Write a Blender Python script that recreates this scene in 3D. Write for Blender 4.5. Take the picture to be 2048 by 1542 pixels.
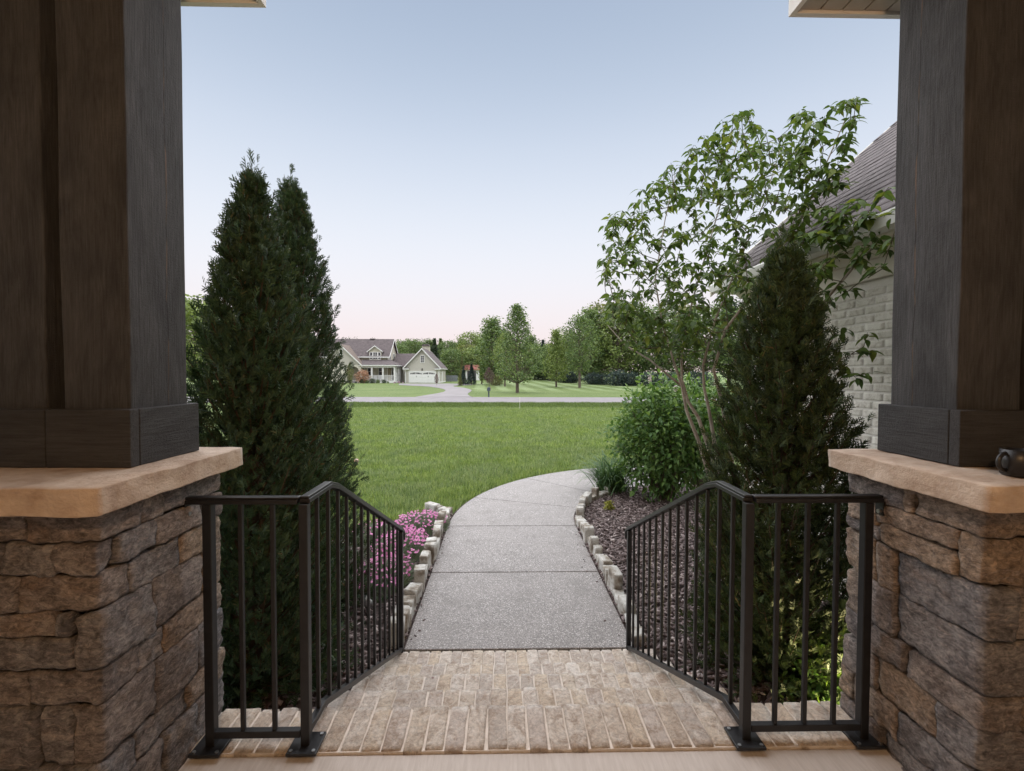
import bpy, bmesh, math, random
import numpy as np
from mathutils import Vector, Matrix, Euler, noise as mnoise

# ------------------------------------------------------------------ scene, camera, sky, light
scene = bpy.context.scene
for o in list(bpy.data.objects):
    bpy.data.objects.remove(o)
scene.render.engine = 'CYCLES'
scene.cycles.use_denoising = True
scene.cycles.use_adaptive_sampling = True
scene.cycles.adaptive_threshold = 0.025
scene.cycles.max_bounces = 6
scene.cycles.diffuse_bounces = 3
scene.cycles.glossy_bounces = 2
scene.cycles.transmission_bounces = 3
scene.cycles.transparent_max_bounces = 4
R = math.radians
EYE = Vector((0.0, 0.0, 1.986))
F = 950.0                                  # focal length in pixels of a 2048 px wide picture
YAW, PITCH, ROLL = R(1.15), R(1.57), R(0.15)
fwd = Vector((math.sin(YAW) * math.cos(PITCH), math.cos(YAW) * math.cos(PITCH), -math.sin(PITCH)))
rgt = fwd.cross(Vector((0, 0, 1))).normalized()
upv = rgt.cross(fwd).normalized()
rgt, upv = (rgt * math.cos(ROLL) + upv * math.sin(ROLL)), (upv * math.cos(ROLL) - rgt * math.sin(ROLL))
cam = bpy.data.cameras.new('camera')
cam.sensor_width = 36.0
cam.lens = 36.0 * F / 2048.0
cam.clip_start = 0.05
cam.clip_end = 3000
camo = bpy.data.objects.new('camera', cam)
scene.collection.objects.link(camo)
m = Matrix((rgt, upv, -fwd)).transposed().to_4x4()
m.translation = EYE
camo.matrix_world = m
scene.camera = camo

world = bpy.data.worlds.new('World')
scene.world = world
world.use_nodes = True
wn = world.node_tree
bg = wn.nodes['Background']
SUN_EL, SUN_AZ = R(80), R(-30)              # after sunset: an all-round glow, no cast shadows
sky = wn.nodes.new('ShaderNodeTexSky')
sky.sky_type = 'NISHITA'
sky.sun_disc = False
sky.sun_elevation = R(3.0)
sky.sun_rotation = R(150)
sky.air_density = 1.0
sky.dust_density = 1.0
sky.ozone_density = 2.0
# dusk gradient by elevation: pink belt at the horizon, lavender, then dusky blue
tc = wn.nodes.new('ShaderNodeTexCoord')
sep = wn.nodes.new('ShaderNodeSeparateXYZ')
wn.links.new(tc.outputs['Generated'], sep.inputs[0])
cr = wn.nodes.new('ShaderNodeValToRGB')
cr.color_ramp.interpolation = 'B_SPLINE'
st = [(0.0, (0.92, 0.70, 0.70)), (0.07, (0.94, 0.83, 0.84)), (0.18, (0.90, 0.90, 0.955)), (0.30, (0.79, 0.84, 0.935)),
      (0.42, (0.62, 0.70, 0.835)), (0.52, (0.49, 0.58, 0.725)), (0.62, (0.40, 0.49, 0.64)), (1.0, (0.34, 0.42, 0.57))]
el = cr.color_ramp.elements
while len(el) < len(st):
    el.new(0.5)
for e, (p, c) in zip(el, st):
    e.position = p
    e.color = (*c, 1)
wn.links.new(sep.outputs['Z'], cr.inputs[0])
mixw = wn.nodes.new('ShaderNodeMix')
mixw.data_type = 'RGBA'
mixw.inputs['Factor'].default_value = 0.94
skm = wn.nodes.new('ShaderNodeVectorMath')
skm.operation = 'SCALE'
skm.inputs['Scale'].default_value = 0.12
wn.links.new(sky.outputs[0], skm.inputs[0])
wn.links.new(skm.outputs[0], mixw.inputs[6])
wn.links.new(cr.outputs[0], mixw.inputs[7])
wn.links.new(mixw.outputs[2], bg.inputs['Color'])
bg.inputs['Strength'].default_value = 0.80

sun = bpy.data.lights.new('sun', 'SUN')
sun.energy = 4.7
sun.angle = R(138)
sun.color = (1.0, 0.965, 0.94)
suno = bpy.data.objects.new('sun', sun)
scene.collection.objects.link(suno)
sd = Vector((math.sin(SUN_AZ) * math.cos(SUN_EL), math.cos(SUN_AZ) * math.cos(SUN_EL), math.sin(SUN_EL)))
suno.rotation_euler = sd.to_track_quat('Z', 'Y').to_euler()
suno.location = (20, 20, 30)

scene.view_settings.view_transform = 'Standard'
scene.view_settings.look = 'None'
scene.view_settings.gamma = 1.0
scene.view_settings.exposure = 0.42

# ------------------------------------------------------------------ helpers
def ray(x, y):
    d = fwd * F + rgt * (x - 1024) - upv * (y - 771)
    return d / d.y

def at(x, y, Y):
    """the point at depth Y that the photograph shows at x, y"""
    return EYE + ray(x, y) * Y

TY = [-60, 13, 25, 28.5, 31.5, 33.5, 42, 46, 60, 80, 98, 112, 150, 220, 600]
TZ = [0, 0, -.15, -.27, -.24, -.20, -.20, -.17, -.12, -.02, 0, .30, 1.45, 2.4, 3.0]

def terr(y):
    return float(np.interp(y, TY, TZ))

def ground(x, y):
    r = ray(x, y)
    Y = 20.0
    for _ in range(80):
        Y = 0.5 * Y + 0.5 * max(1.0, (terr(Y) - EYE.z) / min(r.z, -1e-4))
        Y = min(Y, 500)
    return EYE + r * Y

WORLD = {}

def link(o, parent, wloc):
    scene.collection.objects.link(o)
    wloc = Vector(wloc)
    WORLD[o.name] = wloc
    if parent is not None:
        o.parent = parent
        o.location = wloc - WORLD[parent.name]
    else:
        o.location = wloc
    return o

def tag(o, label=None, cat=None, group=None, kind=None):
    if label: o['label'] = label
    if cat: o['category'] = cat
    if group: o['group'] = group
    if kind: o['kind'] = kind
    return o

def thing(name, loc, label, cat, group=None):
    o = bpy.data.objects.new(name, None)
    o.empty_display_size = 0.2
    link(o, None, loc)
    return tag(o, label, cat, group)

def put(name, mesh, parent=None, loc=(0, 0, 0), rot=None, scale=None, mat=None):
    o = bpy.data.objects.new(name, mesh)
    if mat is not None and not mesh.materials:
        mesh.materials.append(mat)
    link(o, parent, loc)
    if rot is not None: o.rotation_euler = rot
    if scale is not None: o.scale = scale
    return o

def bevel(o, w, seg=2):
    b = o.modifiers.new('bevel', 'BEVEL')
    b.width = w
    b.segments = seg
    b.limit_method = 'ANGLE'
    return o

class MB:
    def __init__(s):
        s.v, s.f = [], []
    def face(s, pts):
        n = len(s.v)
        s.v += [tuple(p) for p in pts]
        s.f.append(list(range(n, n + len(pts))))
        return s
    def box(s, x0, x1, y0, y1, z0, z1):
        n = len(s.v)
        s.v += [(x0, y0, z0), (x1, y0, z0), (x1, y1, z0), (x0, y1, z0), (x0, y0, z1), (x1, y0, z1), (x1, y1, z1), (x0, y1, z1)]
        s.f += [[n + i for i in q] for q in ((3, 2, 1, 0), (4, 5, 6, 7), (0, 1, 5, 4), (1, 2, 6, 5), (2, 3, 7, 6), (3, 0, 4, 7))]
        return s
    def prism(s, poly, vec):
        """closed polygon (list of 3d points) swept along vec"""
        n, k = len(s.v), len(poly)
        vec = Vector(vec)
        s.v += [tuple(p) for p in poly] + [tuple(Vector(p) + vec) for p in poly]
        s.f.append([n + i for i in range(k)][::-1])
        s.f.append([n + k + i for i in range(k)])
        for i in range(k):
            j = (i + 1) % k
            s.f.append([n + i, n + j, n + k + j, n + k + i])
        return s
    def tube(s, pts, rad, sides=6, cap=True, flat=None):
        pts = [Vector(p) for p in pts]
        if not hasattr(rad, '__len__'): rad = [rad] * len(pts)
        n = len(s.v)
        prev = None
        for i, p in enumerate(pts):
            t = (pts[min(i + 1, len(pts) - 1)] - pts[max(i - 1, 0)])
            t = t.normalized() if t.length > 1e-9 else Vector((0, 0, 1))
            a = prev if prev is not None else (Vector((1, 0, 0)) if abs(t.x) < .9 else Vector((0, 1, 0)))
            a = (a - t * a.dot(t)).normalized()
            prev = a
            b = t.cross(a)
            for k in range(sides):
                an = 2 * math.pi * k / sides
                s.v.append(tuple(p + (a * math.cos(an) + b * math.sin(an)) * rad[i]))
        for i in range(len(pts) - 1):
            for k in range(sides):
                k2 = (k + 1) % sides
                s.f.append([n + i * sides + k, n + i * sides + k2, n + (i + 1) * sides + k2, n + (i + 1) * sides + k])
        if cap:
            s.f.append([n + k for k in range(sides)][::-1])
            s.f.append([n + (len(pts) - 1) * sides + k for k in range(sides)])
        return s
    def bar(s, pts, w, h):
        """rectangular bar (w across, h up) along a path"""
        pts = [Vector(p) for p in pts]
        n = len(s.v)
        for i, p in enumerate(pts):
            a = (pts[i] - pts[i - 1]).normalized() if i > 0 else None
            b = (pts[i + 1] - pts[i]).normalized() if i < len(pts) - 1 else None
            t = (a + b).normalized() if a is not None and b is not None else (a or b)
            ref = a or b
            k = 1.0 / max(.35, t.dot(ref))
            side = t.cross(Vector((0, 0, 1)))
            side = side.normalized() if side.length > 1e-4 else Vector((1, 0, 0))
            u = side.cross(t).normalized()
            horiz = 1.0
            vert = 1.0
            if a is not None and b is not None:
                if abs(a.z - b.z) > .05: vert = k
                else: horiz = k
            for (q, r_) in ((-1, -1), (1, -1), (1, 1), (-1, 1)):
                s.v.append(tuple(p + side * (q * w / 2 * horiz) + u * (r_ * h / 2 * vert)))
        for i in range(len(pts) - 1):
            for k in range(4):
                k2 = (k + 1) % 4
                s.f.append([n + i * 4 + k, n + i * 4 + k2, n + (i + 1) * 4 + k2, n + (i + 1) * 4 + k])
        s.f.append([n + 3, n + 2, n + 1, n])
        e = n + (len(pts) - 1) * 4
        s.f.append([e, e + 1, e + 2, e + 3])
        return s
    def mesh(s, name, smooth=False):
        me = bpy.data.meshes.new(name)
        me.from_pydata(s.v, [], s.f)
        bm = bmesh.new()
        bm.from_mesh(me)
        bmesh.ops.recalc_face_normals(bm, faces=bm.faces)
        bm.to_mesh(me)
        bm.free()
        if smooth:
            me.polygons.foreach_set('use_smooth', [True] * len(me.polygons))
        return me
    def build(s, name, mat, parent=None, smooth=False, bev=0):
        o = put(name, s.mesh(name, smooth), parent, (0, 0, 0), mat=mat)
        if bev: bevel(o, bev)
        return o

def np_mesh(name, V, Fc, mat=None, smooth=False):
    """fast mesh from numpy arrays; Fc is (n, k)"""
    me = bpy.data.meshes.new(name)
    V = np.asarray(V, dtype=np.float32).reshape(-1, 3)
    Fc = np.asarray(Fc, dtype=np.int32)
    n, k = Fc.shape
    me.vertices.add(len(V))
    me.vertices.foreach_set('co', V.ravel())
    me.loops.add(n * k)
    me.loops.foreach_set('vertex_index', Fc.ravel())
    me.polygons.add(n)
    me.polygons.foreach_set('loop_start', np.arange(0, n * k, k, dtype=np.int32))
    me.polygons.foreach_set('loop_total', np.full(n, k, dtype=np.int32))
    if smooth: me.polygons.foreach_set('use_smooth', np.ones(n, dtype=bool))
    me.update(calc_edges=True)
    if mat is not None: me.materials.append(mat)
    return me

def scatter(tv, tf, mats, pos):
    """copies of a template (verts tv, faces tf) under N 3x3 matrices and positions"""
    tv = np.asarray(tv, dtype=np.float32)
    tf = np.asarray(tf, dtype=np.int64)
    N = len(pos)
    V = np.einsum('nij,vj->nvi', np.asarray(mats, dtype=np.float32), tv) + np.asarray(pos, dtype=np.float32)[:, None, :]
    Fc = tf[None, :, :] + (np.arange(N) * len(tv))[:, None, None]
    return V.reshape(-1, 3), Fc.reshape(-1, tf.shape[1])

def frames(d, rng, up=None, roll=None):
    """rotation matrices whose Y axis is d (N,3); Z near 'up' or random"""
    d = np.asarray(d, dtype=np.float64)
    d = d / np.linalg.norm(d, axis=1, keepdims=True)
    u = rng.normal(size=d.shape) if up is None else np.broadcast_to(np.asarray(up, dtype=np.float64), d.shape).copy()
    u = u + rng.normal(size=d.shape) * 1e-3
    x = np.cross(d, u)
    x /= np.linalg.norm(x, axis=1, keepdims=True)
    z = np.cross(x, d)
    if roll is not None:
        c, s_ = np.cos(roll)[:, None], np.sin(roll)[:, None]
        x, z = x * c + z * s_, z * c - x * s_
    return np.stack([x, d, z], axis=2)

# ------------------------------------------------------------------ materials
def newmat(name):
    ma = bpy.data.materials.new(name)
    ma.use_nodes = True
    nt = ma.node_tree
    return ma, nt, nt.nodes['Principled BSDF']

def N(nt, t, **kw):
    n = nt.nodes.new(t)
    for k, v in kw.items():
        setattr(n, k, v)
    return n

def coord(nt, scale=(1, 1, 1), rnd=False):
    t = N(nt, 'ShaderNodeTexCoord')
    out = t.outputs['Object']
    if rnd:
        oi = N(nt, 'ShaderNodeObjectInfo')
        mu = N(nt, 'ShaderNodeMath', operation='MULTIPLY')
        mu.inputs[1].default_value = 91.7
        nt.links.new(oi.outputs['Random'], mu.inputs[0])
        ad = N(nt, 'ShaderNodeVectorMath', operation='ADD')
        nt.links.new(out, ad.inputs[0])
        nt.links.new(mu.outputs[0], ad.inputs[1])
        out = ad.outputs[0]
    mp = N(nt, 'ShaderNodeMapping')
    mp.inputs['Scale'].default_value = scale
    nt.links.new(out, mp.inputs[0])
    return mp.outputs[0]

def noise(nt, vec, scale, detail=5, rough=.6, dist=0):
    n = N(nt, 'ShaderNodeTexNoise')
    n.inputs['Scale'].default_value = scale
    n.inputs['Detail'].default_value = detail
    n.inputs['Roughness'].default_value = rough
    n.inputs['Distortion'].default_value = dist
    if vec is not None: nt.links.new(vec, n.inputs['Vector'])
    return n.outputs['Fac']

def ramp(nt, fac, stops, interp='LINEAR'):
    r = N(nt, 'ShaderNodeValToRGB')
    r.color_ramp.interpolation = interp
    e = r.color_ramp.elements
    while len(e) < len(stops): e.new(.5)
    for q, (p, c) in zip(e, stops):
        q.position = p
        q.color = (*c, 1) if len(c) == 3 else c
    nt.links.new(fac, r.inputs[0])
    return r.outputs[0]

def mix(nt, fac, a, b, mode='MIX'):
    n = N(nt, 'ShaderNodeMix', data_type='RGBA', blend_type=mode)
    for sock, val in ((n.inputs['Factor'], fac), (n.inputs[6], a), (n.inputs[7], b)):
        if hasattr(val, 'is_linked'): nt.links.new(val, sock)
        else: sock.default_value = val if not hasattr(val, '__len__') else (*val[:3], 1)
    return n.outputs[2]

def bump(nt, b, h, strength, dist):
    n = N(nt, 'ShaderNodeBump')
    n.inputs['Strength'].default_value = strength
    n.inputs['Distance'].default_value = dist
    nt.links.new(h, n.inputs['Height'])
    nt.links.new(n.outputs[0], b.inputs['Normal'])
    return n

def rnd_obj(nt):
    return N(nt, 'ShaderNodeObjectInfo').outputs['Random']

def rnd_island(nt):
    return N(nt, 'ShaderNodeNewGeometry').outputs['Random Per Island']

def simple(name, stops, scale=8, detail=5, rough=.8, bs=.3, bd=.003, stretch=(1, 1, 1), rnd=False, bscale=None, spec=.3):
    ma, nt, b = newmat(name)
    v = coord(nt, stretch, rnd)
    f = noise(nt, v, scale, detail)
    nt.links.new(ramp(nt, f, stops), b.inputs['Base Color'])
    b.inputs['Roughness'].default_value = rough
    b.inputs['Specular IOR Level'].default_value = spec
    if bs: bump(nt, b, noise(nt, v, bscale or scale * 4, 6), bs, bd)
    return ma

MAT = {}

def wood(name, axis, base, hi, streak):
    ma, nt, b = newmat(name)
    st_ = {'z': (1, 1, .055), 'x': (.055, 1, 1), 'y': (1, .055, 1)}[axis]
    v = coord(nt, st_)
    v2 = coord(nt, {'z': (1, 1, .35), 'x': (.35, 1, 1), 'y': (1, .35, 1)}[axis])
    g = noise(nt, v, 130, 7, .7, .8)
    pch = noise(nt, v2, 6, 5, .65, 1.2)
    kn = N(nt, 'ShaderNodeTexVoronoi')
    kn.inputs['Scale'].default_value = 2.1
    ks = N(nt, 'ShaderNodeSeparateXYZ')
    nt.links.new(coord(nt), ks.inputs[0])
    kc = N(nt, 'ShaderNodeCombineXYZ')
    order = {'z': ('X', 'Y', 'Z'), 'x': ('Y', 'Z', 'X'), 'y': ('X', 'Z', 'Y')}[axis]
    ka = N(nt, 'ShaderNodeMath', operation='ADD')
    nt.links.new(ks.outputs[order[0]], ka.inputs[0])
    nt.links.new(ks.outputs[order[1]], ka.inputs[1])
    kz = N(nt, 'ShaderNodeMath', operation='MULTIPLY')
    kz.inputs[1].default_value = .62
    nt.links.new(ks.outputs[order[2]], kz.inputs[0])
    nt.links.new(ka.outputs[0], kc.inputs['X'])
    nt.links.new(kz.outputs[0], kc.inputs['Y'])
    kn.voronoi_dimensions = '2D'
    kw = N(nt, 'ShaderNodeTexNoise')
    kw.inputs['Scale'].default_value = 38
    nt.links.new(coord(nt), kw.inputs['Vector'])
    kv = N(nt, 'ShaderNodeVectorMath', operation='MULTIPLY_ADD')
    nt.links.new(kw.outputs['Color'], kv.inputs[0])
    kv.inputs[1].default_value = (.022, .022, 0)
    nt.links.new(kc.outputs[0], kv.inputs[2])
    nt.links.new(kv.outputs[0], kn.inputs['Vector'])
    kd = ramp(nt, kn.outputs['Distance'], [(0, (.05, .05, .05)), (.012, (.45, .45, .45)), (.022, (.03, .03, .03)), (.030, (.70, .70, .70)), (.055, (1, 1, 1)), (1, (1, 1, 1))])
    c = mix(nt, ramp(nt, pch, [(.3, (0, 0, 0)), (.75, (1, 1, 1))]), base, hi)
    c = mix(nt, ramp(nt, g, [(.35, (.55, .55, .55)), (.62, (0, 0, 0))]), c, streak)
    c = mix(nt, .75, c, mix(nt, 1, c, kd, 'MULTIPLY'))
    if axis == 'z':
        raw = coord(nt)
        sx = N(nt, 'ShaderNodeSeparateXYZ')
        nt.links.new(raw, sx.inputs[0])
        wob = noise(nt, coord(nt, (0, 0, 1)), 2.2, 4, .6)
        ln = N(nt, 'ShaderNodeMath', operation='MULTIPLY_ADD')
        nt.links.new(wob, ln.inputs[0])
        ln.inputs[1].default_value = -.05
        nt.links.new(sx.outputs['Y'], ln.inputs[2])
        ab = N(nt, 'ShaderNodeMath', operation='ABSOLUTE')
        sbt = N(nt, 'ShaderNodeMath', operation='SUBTRACT')
        nt.links.new(ln.outputs[0], sbt.inputs[0])
        sbt.inputs[1].default_value = .012
        nt.links.new(sbt.outputs[0], ab.inputs[0])
        lt = ramp(nt, ab.outputs[0], [(0, (1, 1, 1)), (.0018, (.9, .9, .9)), (.0032, (0, 0, 0))])
        warm = ramp(nt, noise(nt, coord(nt, (0, 0, 1)), 4.0, 2), [(.45, (.006, .006, .006)), (.6, (.16, .10, .06))])
        c = mix(nt, lt, c, warm)
    nt.links.new(c, b.inputs['Base Color'])
    b.inputs['Roughness'].default_value = .72
    b.inputs['Specular IOR Level'].default_value = .25
    saw = noise(nt, coord(nt, {'z': (1, 1, 3), 'x': (3, 1, 1), 'y': (1, 3, 1)}[axis]), 55, 4, .7)
    hh = N(nt, 'ShaderNodeMath', operation='MULTIPLY_ADD')
    nt.links.new(saw, hh.inputs[0])
    hh.inputs[1].default_value = .55
    nt.links.new(g, hh.inputs[2])
    bump(nt, b, hh.outputs[0], .8, .005)
    return ma

WB, WH, WS = (.034, .035, .038), (.086, .088, .094), (.010, .010, .011)
MAT['wood_z'] = wood('dark_stained_timber', 'z', WB, WH, WS)
MAT['wood_x'] = wood('dark_stained_board_x', 'x', WB, (.062, .062, .065), WS)
MAT['wood_y'] = wood('dark_stained_board_y', 'y', WB, (.062, .065, .07), WS)

def stone_mat():
    ma, nt, b = newmat('ledge_stone')
    v = coord(nt, (1, 1, 1.7), True)
    pick = ramp(nt, rnd_obj(nt), [(0, (.37, .33, .315)), (.15, (.47, .375, .30)), (.3, (.32, .315, .33)), (.45, (.43, .375, .345)), (.6, (.37, .355, .36)), (.75, (.49, .385, .295)), (.9, (.34, .305, .295)), (1, (.46, .41, .385))], 'CONSTANT')
    n1 = noise(nt, v, 7, 8, .72, .9)
    n2 = noise(nt, v, 42, 8, .8, .6)
    n3 = noise(nt, coord(nt, (1, 1, 3.2), True), 15, 8, .75, 1.6)
    c = mix(nt, ramp(nt, n1, [(.38, (0, 0, 0)), (.60, (1, 1, 1))]), mix(nt, 1, pick, (.48, .46, .46), 'MULTIPLY'), pick)
    c = mix(nt, ramp(nt, n3, [(.53, (0, 0, 0)), (.66, (.8, .8, .8))]), c, (.50, .43, .40))
    c = mix(nt, ramp(nt, noise(nt, v, 3.5, 4), [(.55, (0, 0, 0)), (.72, (.55, .55, .55))]), c, (.24, .14, .075))
    c = mix(nt, .8, c, mix(nt, 1, c, ramp(nt, n2, [(.36, (.25, .25, .25)), (.5, (1, 1, 1)), (.64, (1.9, 1.85, 1.8))]), 'MULTIPLY'))
    nt.links.new(c, b.inputs['Base Color'])
    b.inputs['Roughness'].default_value = .78
    b.inputs['Specular IOR Level'].default_value = .3
    hh = N(nt, 'ShaderNodeMath', operation='ADD')
    nt.links.new(n2, hh.inputs[0])
    nt.links.new(n3, hh.inputs[1])
    bump(nt, b, hh.outputs[0], 1.0, .022)
    return ma
MAT['stone'] = stone_mat()
MAT['stone_core'] = simple('stone_joint', [(.3, (.018, .016, .015)), (.7, (.032, .028, .026))], 20)  # core darkened: shadow between the stones is put into this colour
MAT['cap'] = simple('tan_limestone_cap', [(.30, (.30, .22, .165)), (.45, (.43, .34, .27)), (.58, (.50, .41, .335)), (.72, (.60, .51, .43))], 9, 10, .75, .8, .008, (1, 1, 1.3), bscale=55)
MAT['concrete'] = simple('broomed_concrete', [(.3, (.46, .42, .39)), (.7, (.56, .52, .49))], 14, 6, .85, .35, .003, (6, .6, 1), bscale=60)

def brick_mat():
    ma, nt, b = newmat('tumbled_tan_brick')
    v = coord(nt, (1, 1, 1), True)
    pick = ramp(nt, rnd_obj(nt), [(0, (.60, .52, .44)), (.14, (.68, .61, .54)), (.28, (.54, .48, .43)), (.42, (.64, .54, .43)), (.56, (.72, .66, .60)), (.7, (.58, .51, .46)), (.84, (.63, .55, .46)), (1, (.69, .62, .54))], 'CONSTANT')
    n1 = noise(nt, v, 15, 8, .78, .9)
    n2 = noise(nt, v, 70, 6, .8, .4)
    c = mix(nt, ramp(nt, n1, [(.46, (0, 0, 0)), (.60, (.8, .8, .8))]), pick, (.37, .28, .215))
    c = mix(nt, ramp(nt, noise(nt, v, 11, 7, .75, 1.2), [(.52, (0, 0, 0)), (.66, (.75, .75, .75))]), c, (.82, .77, .71))
    c = mix(nt, ramp(nt, noise(nt, v, 26, 6, .75), [(.60, (0, 0, 0)), (.70, (.55, .55, .55))]), c, (.27, .24, .215))
    c = mix(nt, .8, c, mix(nt, 1, c, ramp(nt, n2, [(.3, (.55, .55, .55)), (.5, (1, 1, 1)), (.7, (1.35, 1.33, 1.3))]), 'MULTIPLY'))
    c = mix(nt, ramp(nt, noise(nt, v, 7, 2, .5, .3), [(.75, (0, 0, 0)), (.77, (.8, .8, .8))]), c, (.16, .05, .04))
    nt.links.new(c, b.inputs['Base Color'])
    b.inputs['Roughness'].default_value = .82
    bump(nt, b, noise(nt, v, 55, 9, .8), 1.0, .014)
    return ma
MAT['brick'] = brick_mat()
MAT['mortar'] = simple('sand_mortar', [(.3, (.58, .52, .46)), (.7, (.74, .68, .62))], 25, 6, .9, .8, .006)

def wall_brick_mat():
    ma, nt, b = newmat('whitewashed_brick')
    v = coord(nt, (1, 1, 1), True)
    pick = ramp(nt, rnd_obj(nt), [(0, (.68, .66, .60)), (.35, (.75, .73, .67)), (.7, (.62, .60, .54)), (1, (.78, .76, .70))])
    n1 = noise(nt, v, 17, 6, .7, .7)
    c = mix(nt, ramp(nt, n1, [(.48, (0, 0, 0)), (.68, (.85, .85, .85))]), pick, (.42, .38, .32))
    nt.links.new(c, b.inputs['Base Color'])
    b.inputs['Roughness'].default_value = .85
    bump(nt, b, noise(nt, v, 70, 7, .7), .7, .005)
    return ma
MAT['wbrick'] = wall_brick_mat()
MAT['wmortar'] = simple('white_mortar', [(.3, (.68, .66, .62)), (.7, (.78, .76, .72))], 30, 6, .9, .5, .003)

def aggregate():
    ma, nt, b = newmat('exposed_aggregate')
    v = coord(nt)
    vo = N(nt, 'ShaderNodeTexVoronoi')
    vo.inputs['Scale'].default_value = 150
    nt.links.new(v, vo.inputs['Vector'])
    sp = N(nt, 'ShaderNodeSeparateColor')
    nt.links.new(vo.outputs['Color'], sp.inputs[0])
    peb = ramp(nt, sp.outputs[0], [(0, (.05, .047, .047)), (.25, (.14, .13, .127)), (.5, (.22, .206, .20)), (.72, (.285, .258, .243)), (.9, (.43, .41, .395)), (1, (.72, .70, .69))])
    c = mix(nt, ramp(nt, vo.outputs['Distance'], [(.45, (0, 0, 0)), (.75, (1, 1, 1))]), peb, (.19, .176, .17))
    c = mix(nt, ramp(nt, noise(nt, v, 1.1, 5, .6), [(.35, (0, 0, 0)), (.7, (.4, .4, .4))]), c, (.24, .22, .21))
    c = mix(nt, ramp(nt, noise(nt, v, 3.4, 6, .65), [(.50, (0, 0, 0)), (.72, (.5, .5, .5))]), c, (.12, .11, .10))
    nt.links.new(c, b.inputs['Base Color'])
    b.inputs['Roughness'].default_value = .62
    bump(nt, b, vo.outputs['Distance'], -.7, .006)
    return ma
MAT['aggregate'] = aggregate()
MAT['edging'] = simple('split_limestone', [(.33, (.13, .105, .08)), (.45, (.27, .24, .20)), (.53, (.44, .43, .40)), (.75, (.56, .555, .53))], 7, 7, .85, 1.0, .012, rnd=True, bscale=40)
MAT['black_metal'] = simple('black_powder_coat', [(.3, (.006, .0062, .008)), (.7, (.012, .0125, .015))], 40, 3, .42, .12, .0008, bscale=300, spec=.5)
MAT['screw'] = simple('zinc_screw', [(.3, (.35, .36, .37)), (.7, (.5, .5, .5))], 60, 2, .35, 0)
MAT['screw'].node_tree.nodes['Principled BSDF'].inputs['Metallic'].default_value = 1
MAT['shingle'] = simple('brown_grey_shingle', [(.3, (.085, .074, .078)), (.55, (.135, .118, .120)), (.75, (.20, .178, .175))], 34, 7, .95, .7, .004, rnd=True, bscale=160)
MAT['trim_cream'] = simple('cream_trim_paint', [(.3, (.60, .57, .49)), (.7, (.68, .65, .57))], 5, 4, .55, .1, .002)
MAT['trim_white'] = simple('white_trim_paint', [(.3, (.74, .74, .73)), (.7, (.82, .82, .81))], 5, 4, .5, .05, .002)
MAT['soffit'] = simple('vinyl_soffit', [(.3, (.40, .36, .31)), (.7, (.46, .42, .37))], 12, 4, .5, .15, .002)
MAT['ceiling'] = simple('stained_ceiling_boards', [(.3, (.20, .12, .07)), (.7, (.29, .18, .10))], 6, 6, .6, .3, .002, (1, .08, 1))

def leaf(name, stops, trans=.25, rough=.55, island=True, spec=.3, tint=(1.25, 1.25, .7)):
    ma, nt, b = newmat(name)
    r = rnd_island(nt)
    c = ramp(nt, r, stops)
    nt.links.new(c, b.inputs['Base Color'])
    b.inputs['Roughness'].default_value = rough
    b.inputs['Specular IOR Level'].default_value = spec
    if trans:
        t = N(nt, 'ShaderNodeBsdfTranslucent')
        nt.links.new(mix(nt, 1, c, tint, 'MULTIPLY'), t.inputs['Color'])
        ms = N(nt, 'ShaderNodeMixShader')
        ms.inputs[0].default_value = trans
        out = nt.nodes['Material Output']
        nt.links.new(b.outputs[0], ms.inputs[1])
        nt.links.new(t.outputs[0], ms.inputs[2])
        nt.links.new(ms.outputs[0], out.inputs['Surface'])
    return ma

MAT['arbor'] = leaf('arborvitae_spray', [(0, (.024, .046, .029)), (.35, (.036, .068, .036)), (.7, (.054, .090, .043)), (.97, (.075, .110, .046)), (1, (.13, .090, .05))], .2)
MAT['arbor_r'] = leaf('arborvitae_spray_olive', [(0, (.024, .040, .020)), (.35, (.038, .062, .026)), (.7, (.058, .086, .032)), (.97, (.088, .114, .038)), (1, (.14, .095, .05))], .2)
MAT['dogwood'] = leaf('dogwood_leaf', [(0, (.045, .080, .024)), (.5, (.075, .125, .032)), (.85, (.115, .170, .040)), (1, (.18, .22, .05))], .36)
MAT['lilac'] = leaf('lilac_leaf', [(0, (.060, .125, .040)), (.5, (.095, .180, .052)), (1, (.16, .25, .07))], .35)
MAT['lilac_flower'] = leaf('lilac_flower', [(0, (.50, .42, .48)), (1, (.66, .58, .64))], .2)
MAT['daylily'] = leaf('daylily_blade', [(0, (.045, .095, .042)), (.6, (.080, .150, .062)), (1, (.14, .22, .09))], .3)
MAT['dianthus_leaf'] = leaf('dianthus_grey_leaf', [(0, (.11, .15, .11)), (.6, (.19, .23, .18)), (1, (.28, .31, .26))], .2)
MAT['dianthus'] = leaf('dianthus_flower', [(0, (.58, .14, .38)), (.6, (.70, .24, .50)), (1, (.78, .44, .62))], .3, tint=(1, 1, 1))
MAT['gold'] = leaf('golden_shrub', [(0, (.16, .17, .03)), (.6, (.30, .30, .05)), (1, (.42, .40, .10))], .3)
MAT['grass'] = leaf('grass_blade', [(0, (.085, .150, .028)), (.4, (.130, .215, .040)), (.8, (.185, .280, .058)), (.96, (.24, .32, .08)), (1, (.30, .30, .13))], .35, .5)
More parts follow.
